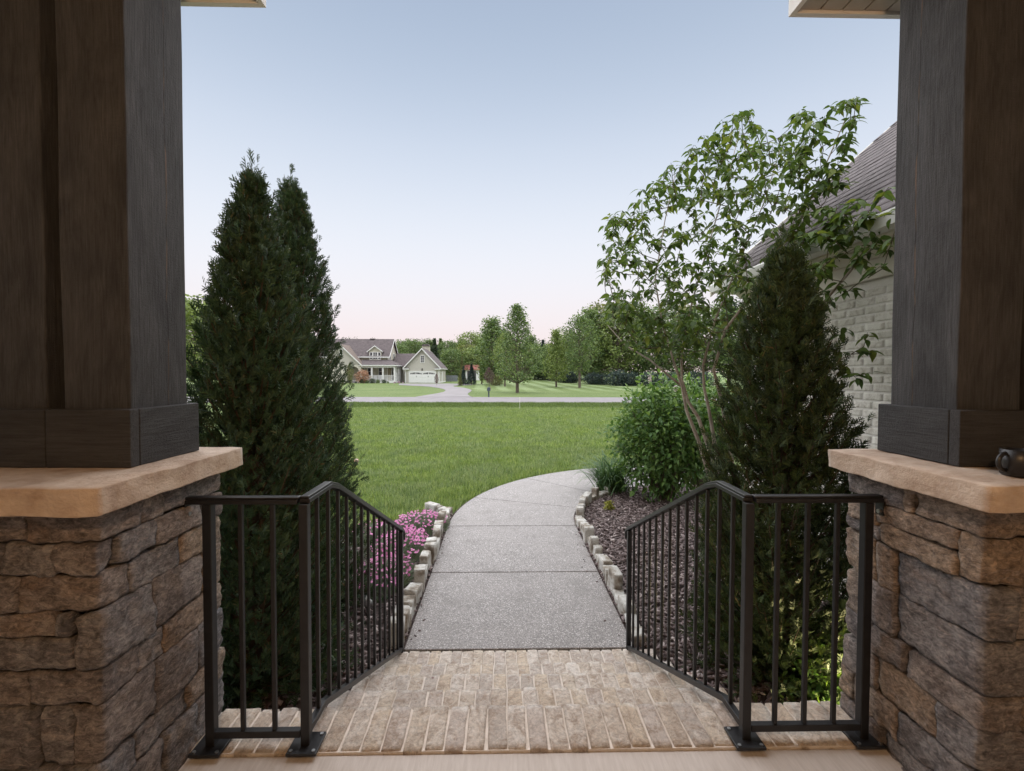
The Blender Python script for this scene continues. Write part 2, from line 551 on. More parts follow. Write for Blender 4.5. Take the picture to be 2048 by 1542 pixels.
def grass_mat():
    ma = leaf('lawn_blade', [(0, (.080, .125, .045)), (.35, (.155, .218, .078)), (.75, (.245, .318, .128)), (.95, (.36, .41, .21)), (1, (.44, .42, .26))], .3, .45)
    nt = ma.node_tree
    b = nt.nodes['Principled BSDF']
    src = b.inputs['Base Color'].links[0].from_socket
    v = coord(nt)
    c = mix(nt, ramp(nt, noise(nt, v, .9, 4, .6), [(.42, (0, 0, 0)), (.58, (.9, .9, .9))]), src, mix(nt, 1, src, (1.0, 1.08, .50), 'MULTIPLY'))
    c = mix(nt, ramp(nt, noise(nt, v, 2.6, 4, .6, .5), [(.45, (0, 0, 0)), (.64, (.9, .9, .9))]), c, mix(nt, 1, c, (.55, .64, .68), 'MULTIPLY'))
    for l in list(src.links):
        if l.to_node != b and l.to_node.type == 'MIX': pass
    nt.links.new(c, b.inputs['Base Color'])
    return ma
MAT['grass'] = grass_mat()
MAT['ditch'] = leaf('long_grass_blade', [(0, (.075, .115, .035)), (.6, (.11, .165, .045)), (1, (.16, .215, .07))], .3)
FOL = {'mid': [(0, (.055, .105, .032)), (.5, (.085, .150, .042)), (1, (.135, .205, .060))],
       'light': [(0, (.085, .145, .035)), (.5, (.125, .195, .045)), (1, (.18, .25, .07))],
       'dark': [(0, (.030, .055, .030)), (.5, (.045, .080, .038)), (1, (.075, .110, .050))],
       'olive': [(0, (.075, .105, .035)), (.5, (.115, .145, .045)), (1, (.16, .19, .065))],
       'spruce': [(0, (.022, .042, .034)), (.5, (.034, .060, .045)), (1, (.055, .085, .062))],
       'plum': [(0, (.06, .045, .045)), (.5, (.095, .060, .060)), (1, (.13, .09, .08))],
       'orange': [(0, (.24, .15, .09)), (.5, (.30, .20, .11)), (1, (.34, .25, .15))],
       'pinkbed': [(0, (.10, .14, .07)), (.45, (.16, .20, .10)), (.55, (.42, .30, .38)), (1, (.55, .42, .50))]}
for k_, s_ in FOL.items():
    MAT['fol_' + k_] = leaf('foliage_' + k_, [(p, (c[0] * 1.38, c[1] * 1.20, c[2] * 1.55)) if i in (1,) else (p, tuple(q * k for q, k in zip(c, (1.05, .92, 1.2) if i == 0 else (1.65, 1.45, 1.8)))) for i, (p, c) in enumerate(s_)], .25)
MAT['bark'] = simple('grey_brown_bark', [(.3, (.085, .065, .05)), (.7, (.16, .13, .105))], 18, 6, .9, .8, .01, (1, 1, .25))
MAT['bark_pale'] = simple('pale_dogwood_bark', [(.3, (.20, .165, .13)), (.55, (.34, .295, .245)), (.75, (.44, .39, .335))], 16, 6, .85, .6, .005, (1, 1, .4))
MAT['twig'] = simple('green_brown_twig', [(.3, (.09, .075, .045)), (.7, (.14, .12, .07))], 20, 4, .8, 0)
MAT['bark_dark'] = simple('cedar_bark', [(.3, (.05, .032, .022)), (.7, (.10, .065, .045))], 20, 6, .9, .6, .006, (1, 1, .2))

def chip_mat():
    ma, nt, b = newmat('bark_mulch_chip')
    c = ramp(nt, rnd_island(nt), [(0, (.045, .030, .028)), (.35, (.105, .072, .068)), (.65, (.175, .130, .125)), (.88, (.27, .215, .21)), (1, (.42, .36, .34))])
    c = mix(nt, .35, c, mix(nt, 1, c, ramp(nt, noise(nt, coord(nt), 150, 3), [(.3, (.4, .4, .4)), (.7, (1.4, 1.4, 1.4))]), 'MULTIPLY'))
    nt.links.new(c, b.inputs['Base Color'])
    b.inputs['Roughness'].default_value = .7
    return ma
MAT['chip'] = chip_mat()
MAT['soil'] = simple('mulch_soil', [(.3, (.045, .032, .03)), (.7, (.10, .075, .07))], 45, 6, .95, .8, .01)

def lawn_mat():
    ma, nt, b = newmat('mown_lawn')
    v = coord(nt)
    n1 = noise(nt, v, .22, 4, .6)
    n2 = noise(nt, coord(nt, (1, .35, 1)), 5.5, 8, .75)
    c = ramp(nt, n2, [(.28, (.066, .105, .034)), (.5, (.108, .158, .050)), (.72, (.16, .21, .075))])
    c = mix(nt, ramp(nt, n1, [(.35, (0, 0, 0)), (.7, (.5, .5, .5))]), c, (.19, .225, .095))
    # mowing stripes in the field beyond the road
    sx = N(nt, 'ShaderNodeSeparateXYZ')
    nt.links.new(v, sx.inputs[0])
    dv = N(nt, 'ShaderNodeMath', operation='MULTIPLY_ADD')     # x - .30*y : stripes run away to the left
    nt.links.new(sx.outputs['Y'], dv.inputs[0])
    dv.inputs[1].default_value = .05
    nt.links.new(sx.outputs['X'], dv.inputs[2])
    wob = N(nt, 'ShaderNodeMath', operation='MULTIPLY_ADD')
    nt.links.new(noise(nt, v, .15, 3), wob.inputs[0])
    wob.inputs[1].default_value = 1.2
    nt.links.new(dv.outputs[0], wob.inputs[2])
    sn = N(nt, 'ShaderNodeMath', operation='MULTIPLY')
    sn.inputs[1].default_value = 2.1
    nt.links.new(wob.outputs[0], sn.inputs[0])
    si = N(nt, 'ShaderNodeMath', operation='SINE')
    nt.links.new(sn.outputs[0], si.inputs[0])
    far = N(nt, 'ShaderNodeMapRange')
    far.inputs[1].default_value = 50
    far.inputs[2].default_value = 60
    nt.links.new(sx.outputs['Y'], far.inputs[0])
    fx = N(nt, 'ShaderNodeMapRange')
    fx.inputs[1].default_value = -7
    fx.inputs[2].default_value = -4
    nt.links.new(sx.outputs['X'], fx.inputs[0])
    mm = N(nt, 'ShaderNodeMath', operation='MULTIPLY')
    nt.links.new(far.outputs[0], mm.inputs[0])
    nt.links.new(fx.outputs[0], mm.inputs[1])
    st2 = N(nt, 'ShaderNodeMapRange')
    st2.inputs[1].default_value = -.4
    st2.inputs[2].default_value = .6
    nt.links.new(si.outputs[0], st2.inputs[0])
    m3 = N(nt, 'ShaderNodeMath', operation='MULTIPLY')
    nt.links.new(st2.outputs[0], m3.inputs[0])
    nt.links.new(mm.outputs[0], m3.inputs[1])
    m4 = N(nt, 'ShaderNodeMath', operation='MULTIPLY')
    nt.links.new(m3.outputs[0], m4.inputs[0])
    m4.inputs[1].default_value = .8
    c = mix(nt, m4.outputs[0], c, (.215, .275, .13))
    nt.links.new(c, b.inputs['Base Color'])
    b.inputs['Roughness'].default_value = .9
    b.inputs['Specular IOR Level'].default_value = .15
    bump(nt, b, noise(nt, v, 14, 8, .8), .8, .08)
    return ma
MAT['lawn'] = lawn_mat()
MAT['road'] = simple('pale_asphalt_road', [(.3, (.175, .162, .170)), (.7, (.235, .218, .226))], 1.3, 8, .85, .3, .01, bscale=30)
MAT['drive'] = simple('concrete_driveway', [(.3, (.195, .182, .186)), (.7, (.255, .238, .242))], .6, 8, .85, .3, .01, bscale=30)

def siding(name, col):
    ma, nt, b = newmat(name)
    v = coord(nt)
    w = N(nt, 'ShaderNodeTexWave', wave_type='BANDS', bands_direction='Z', wave_profile='SAW')
    w.inputs['Scale'].default_value = 2.1
    nt.links.new(v, w.inputs['Vector'])
    nt.links.new(ramp(nt, noise(nt, v, .8, 4), [(.3, tuple(x * .93 for x in col)), (.7, col)]), b.inputs['Base Color'])
    b.inputs['Roughness'].default_value = .7
    bump(nt, b, w.outputs['Fac'], .5, .02)
    return ma
MAT['siding_grey'] = siding('grey_green_siding', (.51, .485, .435))
MAT['siding_beige'] = siding('beige_siding', (.54, .505, .415))
MAT['far_roof'] = simple('far_brown_roof', [(.3, (.085, .070, .072)), (.7, (.145, .122, .122))], 2.6, 9, .9, .4, .02, bscale=20)
MAT['far_roof_tan'] = simple('far_tan_roof', [(.3, (.15, .118, .10)), (.7, (.215, .175, .15))], 2.6, 9, .9, .4, .02, bscale=20)
MAT['red_roof'] = simple('barn_red_roof', [(.3, (.20, .075, .06)), (.7, (.30, .12, .10))], 2, 6, .7, .2, .02)
MAT['glass'] = simple('window_glass', [(.3, (.02, .025, .032)), (.7, (.03, .035, .045))], 2, 2, .08, 0, spec=.8)
MAT['yellow_door'] = simple('yellow_entry_door', [(.3, (.42, .36, .22)), (.7, (.5, .43, .27))], 2, 3, .5, 0)
MAT['fence_grey'] = simple('grey_picket_fence', [(.3, (.16, .17, .19)), (.7, (.22, .23, .25))], 3, 3, .8, 0)
MAT['mailbox'] = simple('slate_mailbox', [(.3, (.06, .075, .10)), (.7, (.085, .10, .13))], 10, 3, .5, 0)
MAT['mug'] = simple('black_glazed_mug', [(.3, (.010, .010, .011)), (.7, (.016, .016, .018))], 30, 3, .4, .1, .001, spec=.5)

rs = random.Random(7)
PORCH = 0.62

# ------------------------------------------------------------------ ground
def grid_sheet(name, rows, mat, lift=0.0):
    """rows: list of (y, x0, x1, nx)"""
    V, Fc = [], []
    k = rows[0][3]
    for (y, x0, x1, nx) in rows:
        for i in range(k + 1):
            V.append((x0 + (x1 - x0) * i / k, y, terr(y) + lift))
    for j in range(len(rows) - 1):
        for i in range(k):
            a = j * (k + 1) + i
            Fc.append((a, a + 1, a + k + 2, a + k + 1))
    return np_mesh(name, V, Fc, mat)

ys = sorted(set(list(np.arange(-30, 30, 3.0)) + list(np.arange(25, 45, .7)) + list(np.arange(45, 160, 4.0)) + [180, 220, 300, 400, 600] + TY[1:-1]))
lawn = put('lawn', grid_sheet('lawn', [(y, -320, 320, 32) for y in ys], MAT['lawn']), None)
tag(lawn, 'wide green mown lawn stretching to the trees', kind='structure')

road = MB()
for x in range(-300, 300, 20):
    road.box(x, x + 20.0, 34.0, 41.2, -.4, -.155)
road = put('road', road.mesh('road'), None, mat=MAT['road'])
tag(road, 'pale road crossing between the two lawns', kind='structure')

# driveway of the far house: (pixel row, left edge, right edge)
DR = [(767.2, 800, 893), (768.4, 798, 938), (770.2, 797, 946), (771.6, 822, 907), (773.5, 858, 908), (776, 876, 928), (778.5, 887, 939), (781, 891.5, 943.5),
      (784, 888, 941), (787, 875, 936), (790, 857, 936), (793, 838, 940), (796.0, 822, 951)]
V, Fc = [], []
for (py, xl, xr) in DR:
    a, b = ground(xl, py), ground(xr, py)
    V += [(a.x, a.y, terr(a.y) + .03), (b.x, b.y, terr(b.y) + .03)]
a, b = at(812, 797, 41.1), at(962, 797, 41.1)
V += [(a.x, 41.1, -.168), (b.x, 41.1, -.168)]
for i in range(len(DR)):
    Fc.append((2 * i, 2 * i + 1, 2 * i + 3, 2 * i + 2))
driveway = put('driveway', np_mesh('driveway', V, Fc, MAT['drive']), None)
tag(driveway, 'curved concrete driveway leading to the far garage', kind='structure')

# ------------------------------------------------------------------ curved aggregate walkway, slab by slab
WX0, WX1 = -.695, .948
CX, CY, RO = 3.185, 6.0, 3.88
RI = RO - (WX1 - WX0)
walk = bpy.data.objects.new('walkway', None)
link(walk, None, (0.13, 3.3, 0))
tag(walk, 'curved exposed aggregate walkway from the steps', kind='structure')
core = MB()

def slab(poly_bottom):
    mb = MB()
    mb.prism([(p[0], p[1], -.08) for p in poly_bottom], (0, 0, .105))
    o = mb.build('slab', MAT['aggregate'], walk)
    bevel(o, .007, 2)

G = .005
YS = [3.318, 4.62, 6.03]
for i in range(2):
    slab([(WX0, YS[i] + G), (WX1, YS[i] + G), (WX1, YS[i + 1] - G), (WX0, YS[i + 1] - G)])
ANG = [0, 21, 45, 69, 90]
for i in range(4):
    a0, a1 = R(ANG[i]) + G / 3, R(ANG[i + 1]) - G / 3
    n = 9
    out = [(CX - RO * math.cos(a0 + (a1 - a0) * k / n), CY + .03 + RO * math.sin(a0 + (a1 - a0) * k / n)) for k in range(n + 1)]
    inn = [(CX - RI * math.cos(a0 + (a1 - a0) * k / n), CY + .03 + RI * math.sin(a0 + (a1 - a0) * k / n)) for k in range(n + 1)]
    slab(out + inn[::-1])
for i in range(3):
    slab([(CX + i * 1.4 + G, CY + .03 + RI), (CX + i * 1.4 + 1.4 - G, CY + .03 + RI), (CX + i * 1.4 + 1.4 - G, CY + .03 + RO), (CX + i * 1.4 + G, CY + .03 + RO)])

edge_strip = MB().prism([(CX - RO * math.cos(R(a)), CY + .03 + RO * math.sin(R(a)), -.05) for a in range(0, 91, 3)] + [(CX - (RO + .035) * math.cos(R(a)), CY + .03 + (RO + .035) * math.sin(R(a)), -.05) for a in range(90, -1, -3)], (0, 0, .054))
tag(put('path_edge', edge_strip.mesh('path_edge'), None, mat=MAT['soil']), 'bare soil strip between walkway and lawn', kind='structure')

def in_walk(x, y, pad=0.0):
    x, y = np.asarray(x), np.asarray(y)
    s = (y < 6.03) & (x > WX0 - pad) & (x < WX1 + pad)
    r = np.hypot(x - CX, y - CY - .03)
    c = (y >= 6.03) & (x <= CX) & (r < RO + pad) & (r > RI - pad)
    t = (x > CX) & (y > CY + RI - pad) & (y < CY + .03 + RO + pad)
    return s | c | t

# planting beds: soil sheets
LB = [(-4.2, 1.5), (-.70, 1.5), (-.70, 6.62), (-.95, 6.66), (-1.35, 6.30), (-1.8, 5.95), (-2.5, 5.5), (-3.2, 4.9), (-4.2, 4.2)]
inner = [(CX - RI * math.cos(R(a)), CY + .03 + RI * math.sin(R(a))) for a in range(0, 91, 6)]
RB = [(WX1, 1.5), (3.02, 1.5), (3.02, 6.0), (3.6, 6.1), (4.4, 8.2)] + inner[::-1]
bedl = put('flower_bed', MB().prism([(x, y, -.1) for x, y in LB], (0, 0, .108)).mesh('flower_bed'), None, mat=MAT['soil'])
tag(bedl, 'mulched bed left of the walkway', kind='structure')
bedr = put('planting_bed', MB().prism([(x, y, -.1) for x, y in RB], (0, 0, .112)).mesh('planting_bed'), None, mat=MAT['soil'])
tag(bedr, 'mulched bed right of the walkway', kind='structure')

def in_poly(px, py, poly):
    px, py = np.asarray(px), np.asarray(py)
    r = np.zeros(px.shape, bool)
    n = len(poly)
    j = n - 1
    for i in range(n):
        xi, yi = poly[i]
        xj, yj = poly[j]
        if yi != yj:
            c = ((yi > py) != (yj > py)) & (px < (xj - xi) * (py - yi) / (yj - yi) + xi)
            r ^= c
        j = i
    return r

# ------------------------------------------------------------------ rough blocks
def rough_block(name, sx, sy, sz, seed, amp, edge, cuts=5, mat=None, hew=0.0):
    """a hewn block centred on the origin with worn edges and uneven faces; hew adds split-face facets"""
    bm = bmesh.new()
    bmesh.ops.create_cube(bm, size=1.0)
    bmesh.ops.subdivide_edges(bm, edges=bm.edges[:], cuts=cuts, use_grid_fill=True)
    off = Vector((seed * 3.17 % 97, seed * 7.31 % 89, seed * 1.73 % 83))
    half = Vector((sx / 2, sy / 2, sz / 2))
    rr = random.Random(seed)
    wk = [rr.uniform(-1, 1) * hew for _ in range(8)]
    for v in bm.verts:
        p = Vector((v.co.x * sx, v.co.y * sy, v.co.z * sz))
        nrm = Vector([round(v.co[k] * 2.0001 - math.copysign(.499, v.co[k])) if abs(v.co[k]) > .499 else 0 for k in range(3)])
        q = Vector([max(0.0, abs(p[k]) - (half[k] - edge)) / edge for k in range(3)])
        l = q.length
        if l > 1:
            for k in range(3):
                if q[k] > 0:
                    p[k] = math.copysign(half[k] - edge + q[k] / l * edge, p[k])
        n = mnoise.noise_vector((p + off) * 9) * amp + mnoise.noise_vector((p + off) * 24) * amp * .5
        if hew:
            n += mnoise.noise_vector((p + off) * 60) * amp * .35
            d = mnoise.voronoi((p + off) * 15)[0]
            out = Vector([v.co[k] if abs(v.co[k]) > .499 else 0 for k in range(3)]) * 2
            n -= out * (hew * 1.6 * min(1, (d[1] - d[0]) * 1.2) - hew * .8)
            # the courses are not quite level
            n.z += wk[0] * v.co.x * 1.2 + wk[1] * v.co.y * 1.2 + wk[2] * v.co.x * v.co.z + wk[3] * v.co.y * v.co.z
            n.y += wk[4] * v.co.z * .8
            n.x += wk[5] * v.co.z * .8
        v.co = p + n
    me = bpy.data.meshes.new(name)
    bm.to_mesh(me)
    bm.free()
    me.polygons.foreach_set('use_smooth', [True] * len(me.polygons))
    if mat: me.materials.append(mat)
    return me

# ------------------------------------------------------------------ porch floor and brick steps
SX0, SX1 = -.80, 1.075
porch = MB().box(-2.6, 3.0, -2.6, 1.672, .30, PORCH - .002).build('porch_floor', MAT['concrete'], None, bev=.006)
tag(porch, 'pale broomed concrete porch floor', kind='structure')

steps = thing('brick_steps', (.13, 1.9, 0), 'tumbled tan brick steps going down from the porch to the walkway', 'steps')
core = MB()
core.box(-2.6, 3.0, 1.674, 1.885, -.05, PORCH + .006)
RISE, TREAD = .155, .35
for k in range(1, 5):
    z = PORCH - RISE * k
    core.box(SX0 + .012, SX1 - .012, 1.80, 1.9 + TREAD * k - .014, -.05 - .001 * k, z - .006 + (.028 if k == 4 else 0))
core.build('mortar', MAT['mortar'], steps)
bm_var = [rough_block('brick', .0695, .212, .066, 11 + i, .0034, .0055, 7, MAT['brick']) for i in range(9)]
PB = .0745

def brick_row(x0, x1, yc, ztop, lenscale=1.0):
    n = round((x1 - x0) / PB)
    p = (x1 - x0) / n
    for i in range(n):
        sc = (rs.uniform(.95, 1.035), lenscale * rs.uniform(.985, 1.015), 1.0)
        put('brick', bm_var[rs.randrange(9)], steps, (x0 + (i + .5) * p + rs.uniform(-.002, .002), yc + rs.uniform(-.004, .004), ztop - .033 + rs.uniform(-.003, .003)),
            (rs.uniform(-.012, .012), rs.uniform(-.02, .02), rs.uniform(-.022, .022) + rs.choice((0, math.pi))), sc)

brick_row(-1.115, 1.380, 1.787, PORCH + .013, 1.06)
for k in range(1, 5):
    z = PORCH - RISE * k
    brick_row(SX0, SX1, 1.9 + TREAD * k - .107, z + (.028 if k == 4 else 0), 1.0)
    if k < 4 or True:
        brick_row(SX0, SX1, 1.9 + TREAD * k - .107 - .222, z, 1.0) if False else None

# ------------------------------------------------------------------ stone piers
ZC0, ZC1 = 1.604, 1.680          # limestone cap
PY0, PY1 = 1.32, 1.90            # pier front and back
LXF, RXF = -1.12, 1.385          # faces towards the steps
RB_ = [1.597, 1.512, 1.42, 1.314, 1.15, 1.05, .882, .783, .62, .50, .33]

def pier(side, xf, label):
    s = 1 if side == 'right' else -1
    PY1 = 1.90 if s < 0 else 1.872
    t = thing('stone_pier', (xf + s * .5, 1.6, PORCH), label, 'pier', 'stone piers beside the steps')
    mb = MB()
    xs = sorted((xf + s * .055, xf + s * 1.25))
    mb.box(xs[0], xs[1], PY0 + .055, PY1 - .055, .0, ZC0 - .004)
    mb.build('joint_core', MAT['stone_core'], t)
    cnt = [0]
    def stone(u0, u1, y0, y1, z0, z1, cuts=12):
        """u runs outward from the inner face"""
        g = .0044
        xa, xb = sorted((xf + s * u0, xf + s * u1))
        cnt[0] += 1
        dx, dy, dz = xb - xa - 2 * g * (u0 > 0), y1 - y0 - 2 * g, z1 - z0 - 2 * g
        me = rough_block('stone', dx, dy, dz, cnt[0] * 5 + (300 if s > 0 else 0), .0050, .0085, cuts, MAT['stone'], .0065)
        put('stone', me, t, ((xa + xb) / 2 - s * rs.uniform(-.008, .010) * (u0 == 0), (y0 + y1) / 2 - rs.uniform(-.006, .01) * (y0 == PY0), (z0 + z1) / 2),
            (0, 0, 0))
    D = .10
    if side == 'left':
        rows = [  # z-index pair, corner (front length, side end) , side splits, front splits (u)
            (0, 1, (.20, 1.48), [1.58, 1.90], [.45, .8, 1.2]),
            (1, 2, (.115, 1.385), [1.535, 1.77, 1.90], [.26, .55, .9, 1.2]),
            (2, 3, (.215, 1.435), [1.655, 1.90], [.40, .75, 1.2]),
            (3, 4, (.07, 1.53), [1.79, 1.90], None),
            (4, 5, (.195, 1.47), [1.58, 1.90], [.5, .8, 1.2]),
            (5, 6, (.08, 1.53), [1.74, 1.90], [.165, .42, .8, 1.2]),
            (6, 7, (.24, 1.45), [1.68, 1.90], [.5, .9, 1.2]),
            (7, 8, (.12, 1.56), [1.72, 1.90], [.36, .7, 1.2]),
            (8, 9, (.2, 1.5), [1.9], [.6, 1.2])]
        Z = RB_
    else:
        Z = [1.597, 1.51, 1.37, 1.21, 1.05, .945, .81, .70, .62, .50, .33]
        rows = [
            (0, 1, (.22, 1.56), [1.60, 1.90], [.5, .85, 1.2]),
            (1, 2, (.16, 1.40), None, [.4, .8, 1.2]),
            (2, 3, (.09, 1.63), [1.715, 1.90], [.34, .7, 1.2]),
            (3, 4, (.21, 1.625), [1.75, 1.90], [.45, .8, 1.2]),
            (4, 5, (.12, 1.58), [1.73, 1.90], [.38, .75, 1.2]),
            (5, 6, (.24, 1.46), [1.70, 1.90], [.5, .9, 1.2]),
            (6, 7, (.09, 1.60), [1.80, 1.90], [.3, .7, 1.2]),
            (7, 8, (.18, 1.44), [1.66, 1.90], [.5, .9, 1.2]),
            (8, 9, (.1, 1.6), [1.9], [.6, 1.2])]
    for (a, b, (fl, ye), side_sp, front_sp) in rows:
        z1, z0 = Z[a], Z[b]
        stone(0, fl, PY0, ye, z0, z1)
        y = ye
        if side_sp is None:           # two thin courses beside a tall corner stone
            zm = (z0 + z1) / 2
            stone(0, D, ye, 1.715, zm, z1)
            stone(0, D, 1.715, PY1, zm - .02, z1)
            stone(0, D, ye, 1.69, z0, zm)
            stone(0, D, 1.69, PY1, z0, zm - .02)
        else:
            for q in side_sp:
                q = min(q, PY1)
                stone(0, D, y, q, z0, z1)
                y = q
        u = fl
        if front_sp is None:
            zm = (z0 + z1) / 2 + .012
            for lo, hi, sp in ((zm, z1, [.115, .42, .8, 1.2]), (z0, zm, [.40, .8, 1.2])):
                u = fl
                for q in sp:
                    stone(u, q, PY0, PY0 + D, lo, hi)
                    u = q
        else:
            for q in front_sp:
                stone(u, q, PY0, PY0 + D, z0, z1)
                u = q
    # back face towards the garden
    for i in range(9):
        u = 0.10
        while u < 1.2:
            w = rs.uniform(.2, .42)
            stone(u, min(u + w, 1.2), PY1 - D, PY1, RB_[i + 1], RB_[i], 4)
            u += w
    # rock-faced limestone cap
    w, d = 1.40, .70 if s < 0 else .645
    cap = rough_block('cap', w, d, ZC1 - ZC0, 77 + s, .0050, .0055, 27, MAT['cap'])
    put('cap', cap, t, (xf - s * .060 + s * w / 2, 1.255 + d / 2, (ZC0 + ZC1) / 2))
    return t

pier('left', LXF, 'brown ledgestone pier with pale cap at the left of the steps')
pier('right', RXF, 'grey brown ledgestone pier with pale cap at the right of the steps')

# ------------------------------------------------------------------ timber columns on the piers
def column(side, xb, label):
    s = 1 if side == 'right' else -1
    t = thing('timber_column', (xb + s * .4, 1.68, ZC1), label, 'column', 'dark timber porch columns')
    y0, y1 = 1.515, 1.855
    zb0, zb1 = ZC1 + .002, ZC1 + .186
    def bx(name, u0, u1, a, b, z0, z1, mat, bev=.003):
        xs = sorted((xb + s * u0, xb + s * u1))
        return MB().box(xs[0], xs[1], a, b, z0, z1).build(name, MAT[mat], t, bev=bev)
    # base boards: side board, front boards with a butt joint
    bx('base_board', 0, .036, y0 + .0405, y1, zb0, zb1, 'wood_y')
    bx('base_board', 0, .262 if s < 0 else .5, y0, y0 + .038, zb0, zb1, 'wood_x')
    bx('base_board', .266 if s < 0 else .504, .95, y0 + .002, y0 + .040, zb0, zb1, 'wood_x')
    bx('base_board', .04, .95, y1 - .038, y1 - .002, zb0, zb1, 'wood_x')
    # posts and recessed panel, rough sawn: posts are gently uneven tapered meshes
    def post(u0, u1, a, b, seed):
        xs = sorted((xb + s * u0, xb + s * u1))
        me = rough_block('post', xs[1] - xs[0], b - a, 2.2, seed, .0022, .005, 1, MAT['wood_z'])
        bm = bmesh.new()
        bm.from_mesh(me)
        bmesh.ops.subdivide_edges(bm, edges=[e for e in bm.edges if abs((e.verts[0].co - e.verts[1].co).z) > .4], cuts=15, use_grid_fill=True)
        for v in bm.verts:
            n = mnoise.noise_vector(Vector((v.co.x * 3, v.co.y * 3, v.co.z * 2.2 + seed))) * .0035
            v.co.x += n.x
            v.co.y += n.y
        bm.to_mesh(me)
        bm.free()
        me.polygons.foreach_set('use_smooth', [False] * len(me.polygons))
        o = put('post', me, t, ((xs[0] + xs[1]) / 2, (a + b) / 2, ZC1 + .004 + 1.1))
        bevel(o, .004, 2)
    post(.026, .245, y0 + .040, y1 - .022, 31 + s)
    bx('panel', .2455, .2945, y0 + .17, y0 + .20, ZC1 + .003, 3.86, 'wood_z')
    post(.295, .515, y0 + .045, y1 - .022, 41 + s)
    bx('panel', .5155, .5645, y0 + .17, y0 + .20, ZC1 + .003, 3.86, 'wood_z')
    post(.565, .785, y0 + .042, y1 - .022, 51 + s)
    return t

column('left', -1.172, 'dark stained timber column standing on the left pier')
column('right', 1.492, 'dark stained timber column standing on the right pier')

# ------------------------------------------------------------------ handrails
def railing(side, xc, xw, xpost2, nlev, label):
    s = 1 if side == 'right' else -1
    t = thing('stair_railing', (xc, 1.70, PORCH), label, 'railing', 'black railings of the steps')
    YC, YE = 1.70, 3.30
    zt = PORCH + .905
    black = MAT['black_metal']
    # path of the top rail: level off the pier, round the corner post, then down the steps
    path = [(xw, YC, zt), (xc, YC, zt), (xc, 1.93, zt), (xc, 2.02, zt - .028), (xc, YE + .03, .872)]
    tr = MB()
    tr.bar([(xw, YC, zt), (xc + s * .019, YC, zt)], .038, .016)
    tr.bar([(xw, YC, zt + .0125), (xc + s * .016, YC, zt + .0125)], .031, .010)
    tr.build('top_rail', black, t, bev=.003)
    tr = MB()
    tr.bar(path[1:2] + path[2:], .038, .016)
    tr.bar([(p[0], p[1], p[2] + .0125) for p in path[1:]], .031, .010)
    tr.bar([(xc, YE + .032, .872), (xc, YE + .05, .85), (xc, YE + .052, .80)], .040, .014)
    tr.build('top_rail', black, t, bev=.003)
    def top(y):
        return float(np.interp(y, [1.93, 2.02, YE + .03], [zt, zt - .028, .872])) - .012
    def bot(y):
        return float(np.interp(y, [1.70, 1.86, YE], [PORCH + .062, PORCH + .058, .035]))
    lw = MB().bar([(xpost2, YC, PORCH + .062), (xc + s * .019, YC, PORCH + .062)], .025, .025)
    lw.build('bottom_rail', black, t, bev=.002)
    lw = MB().bar([(xc, YC + .019, PORCH + .062), (xc, 1.86, PORCH + .058), (xc, YE - .016, .048)], .025, .025)
    lw.build('bottom_rail', black, t, bev=.002)
    def sq(name, x, y, z0, z1, w, b=.002):
        return MB().box(x - w / 2, x + w / 2, y - w / 2, y + w / 2, z0, z1).build(name, black, t, bev=b)
    sq('post', xc, YC, PORCH + .004, zt - .009, .0315, .003)
    sq('post', xpost2, YC, PORCH + .004, zt - .009, .0315, .003)
    sq('post', xc, YE, -.04, top(YE), .030, .003)
    for i in range(1, nlev + 1):
        x = xc + (xpost2 - xc) * i / (nlev + 1)
        sq('baluster', x, YC, PORCH + .07, zt - .008, .0150)
    for i in range(1, 14):
        y = YC + (YE - YC) * i / 14
        sq('baluster', xc, y, bot(y) - .002, top(y) + .004, .0142)
    for x in (xc, xpost2):
        bp = MB().box(x - .053, x + .053, YC - .053, YC + .053, PORCH + .014, PORCH + .024).build('base_plate', black, t, bev=.002)
        for (dx, dy) in ((-.04, -.04), (.04, -.04), (-.04, .04), (.04, .04)):
            MB().tube([(x + dx, YC + dy, PORCH + .023), (x + dx, YC + dy, PORCH + .0275)], .0065, 10).build('screw', MAT['screw'], bp)
    br = MB().box(xw - .004, xw + .004, YC - .018, YC + .018, zt - .055, zt - .005)
    br.build('wall_bracket', black, t)
    MB().tube([(xw - s * .003, YC - .004, zt - .042), (xw - s * .012, YC - .004, zt - .042)], .008, 10).build('bolt', MAT['screw'], t)
    return t

railing('left', -.707, LXF - .0, -1.045, 2, 'black metal stair railing on the left side of the brick steps')
railing('right', .897, RXF + .0, 1.335, 3, 'black metal stair railing on the right side of the brick steps')

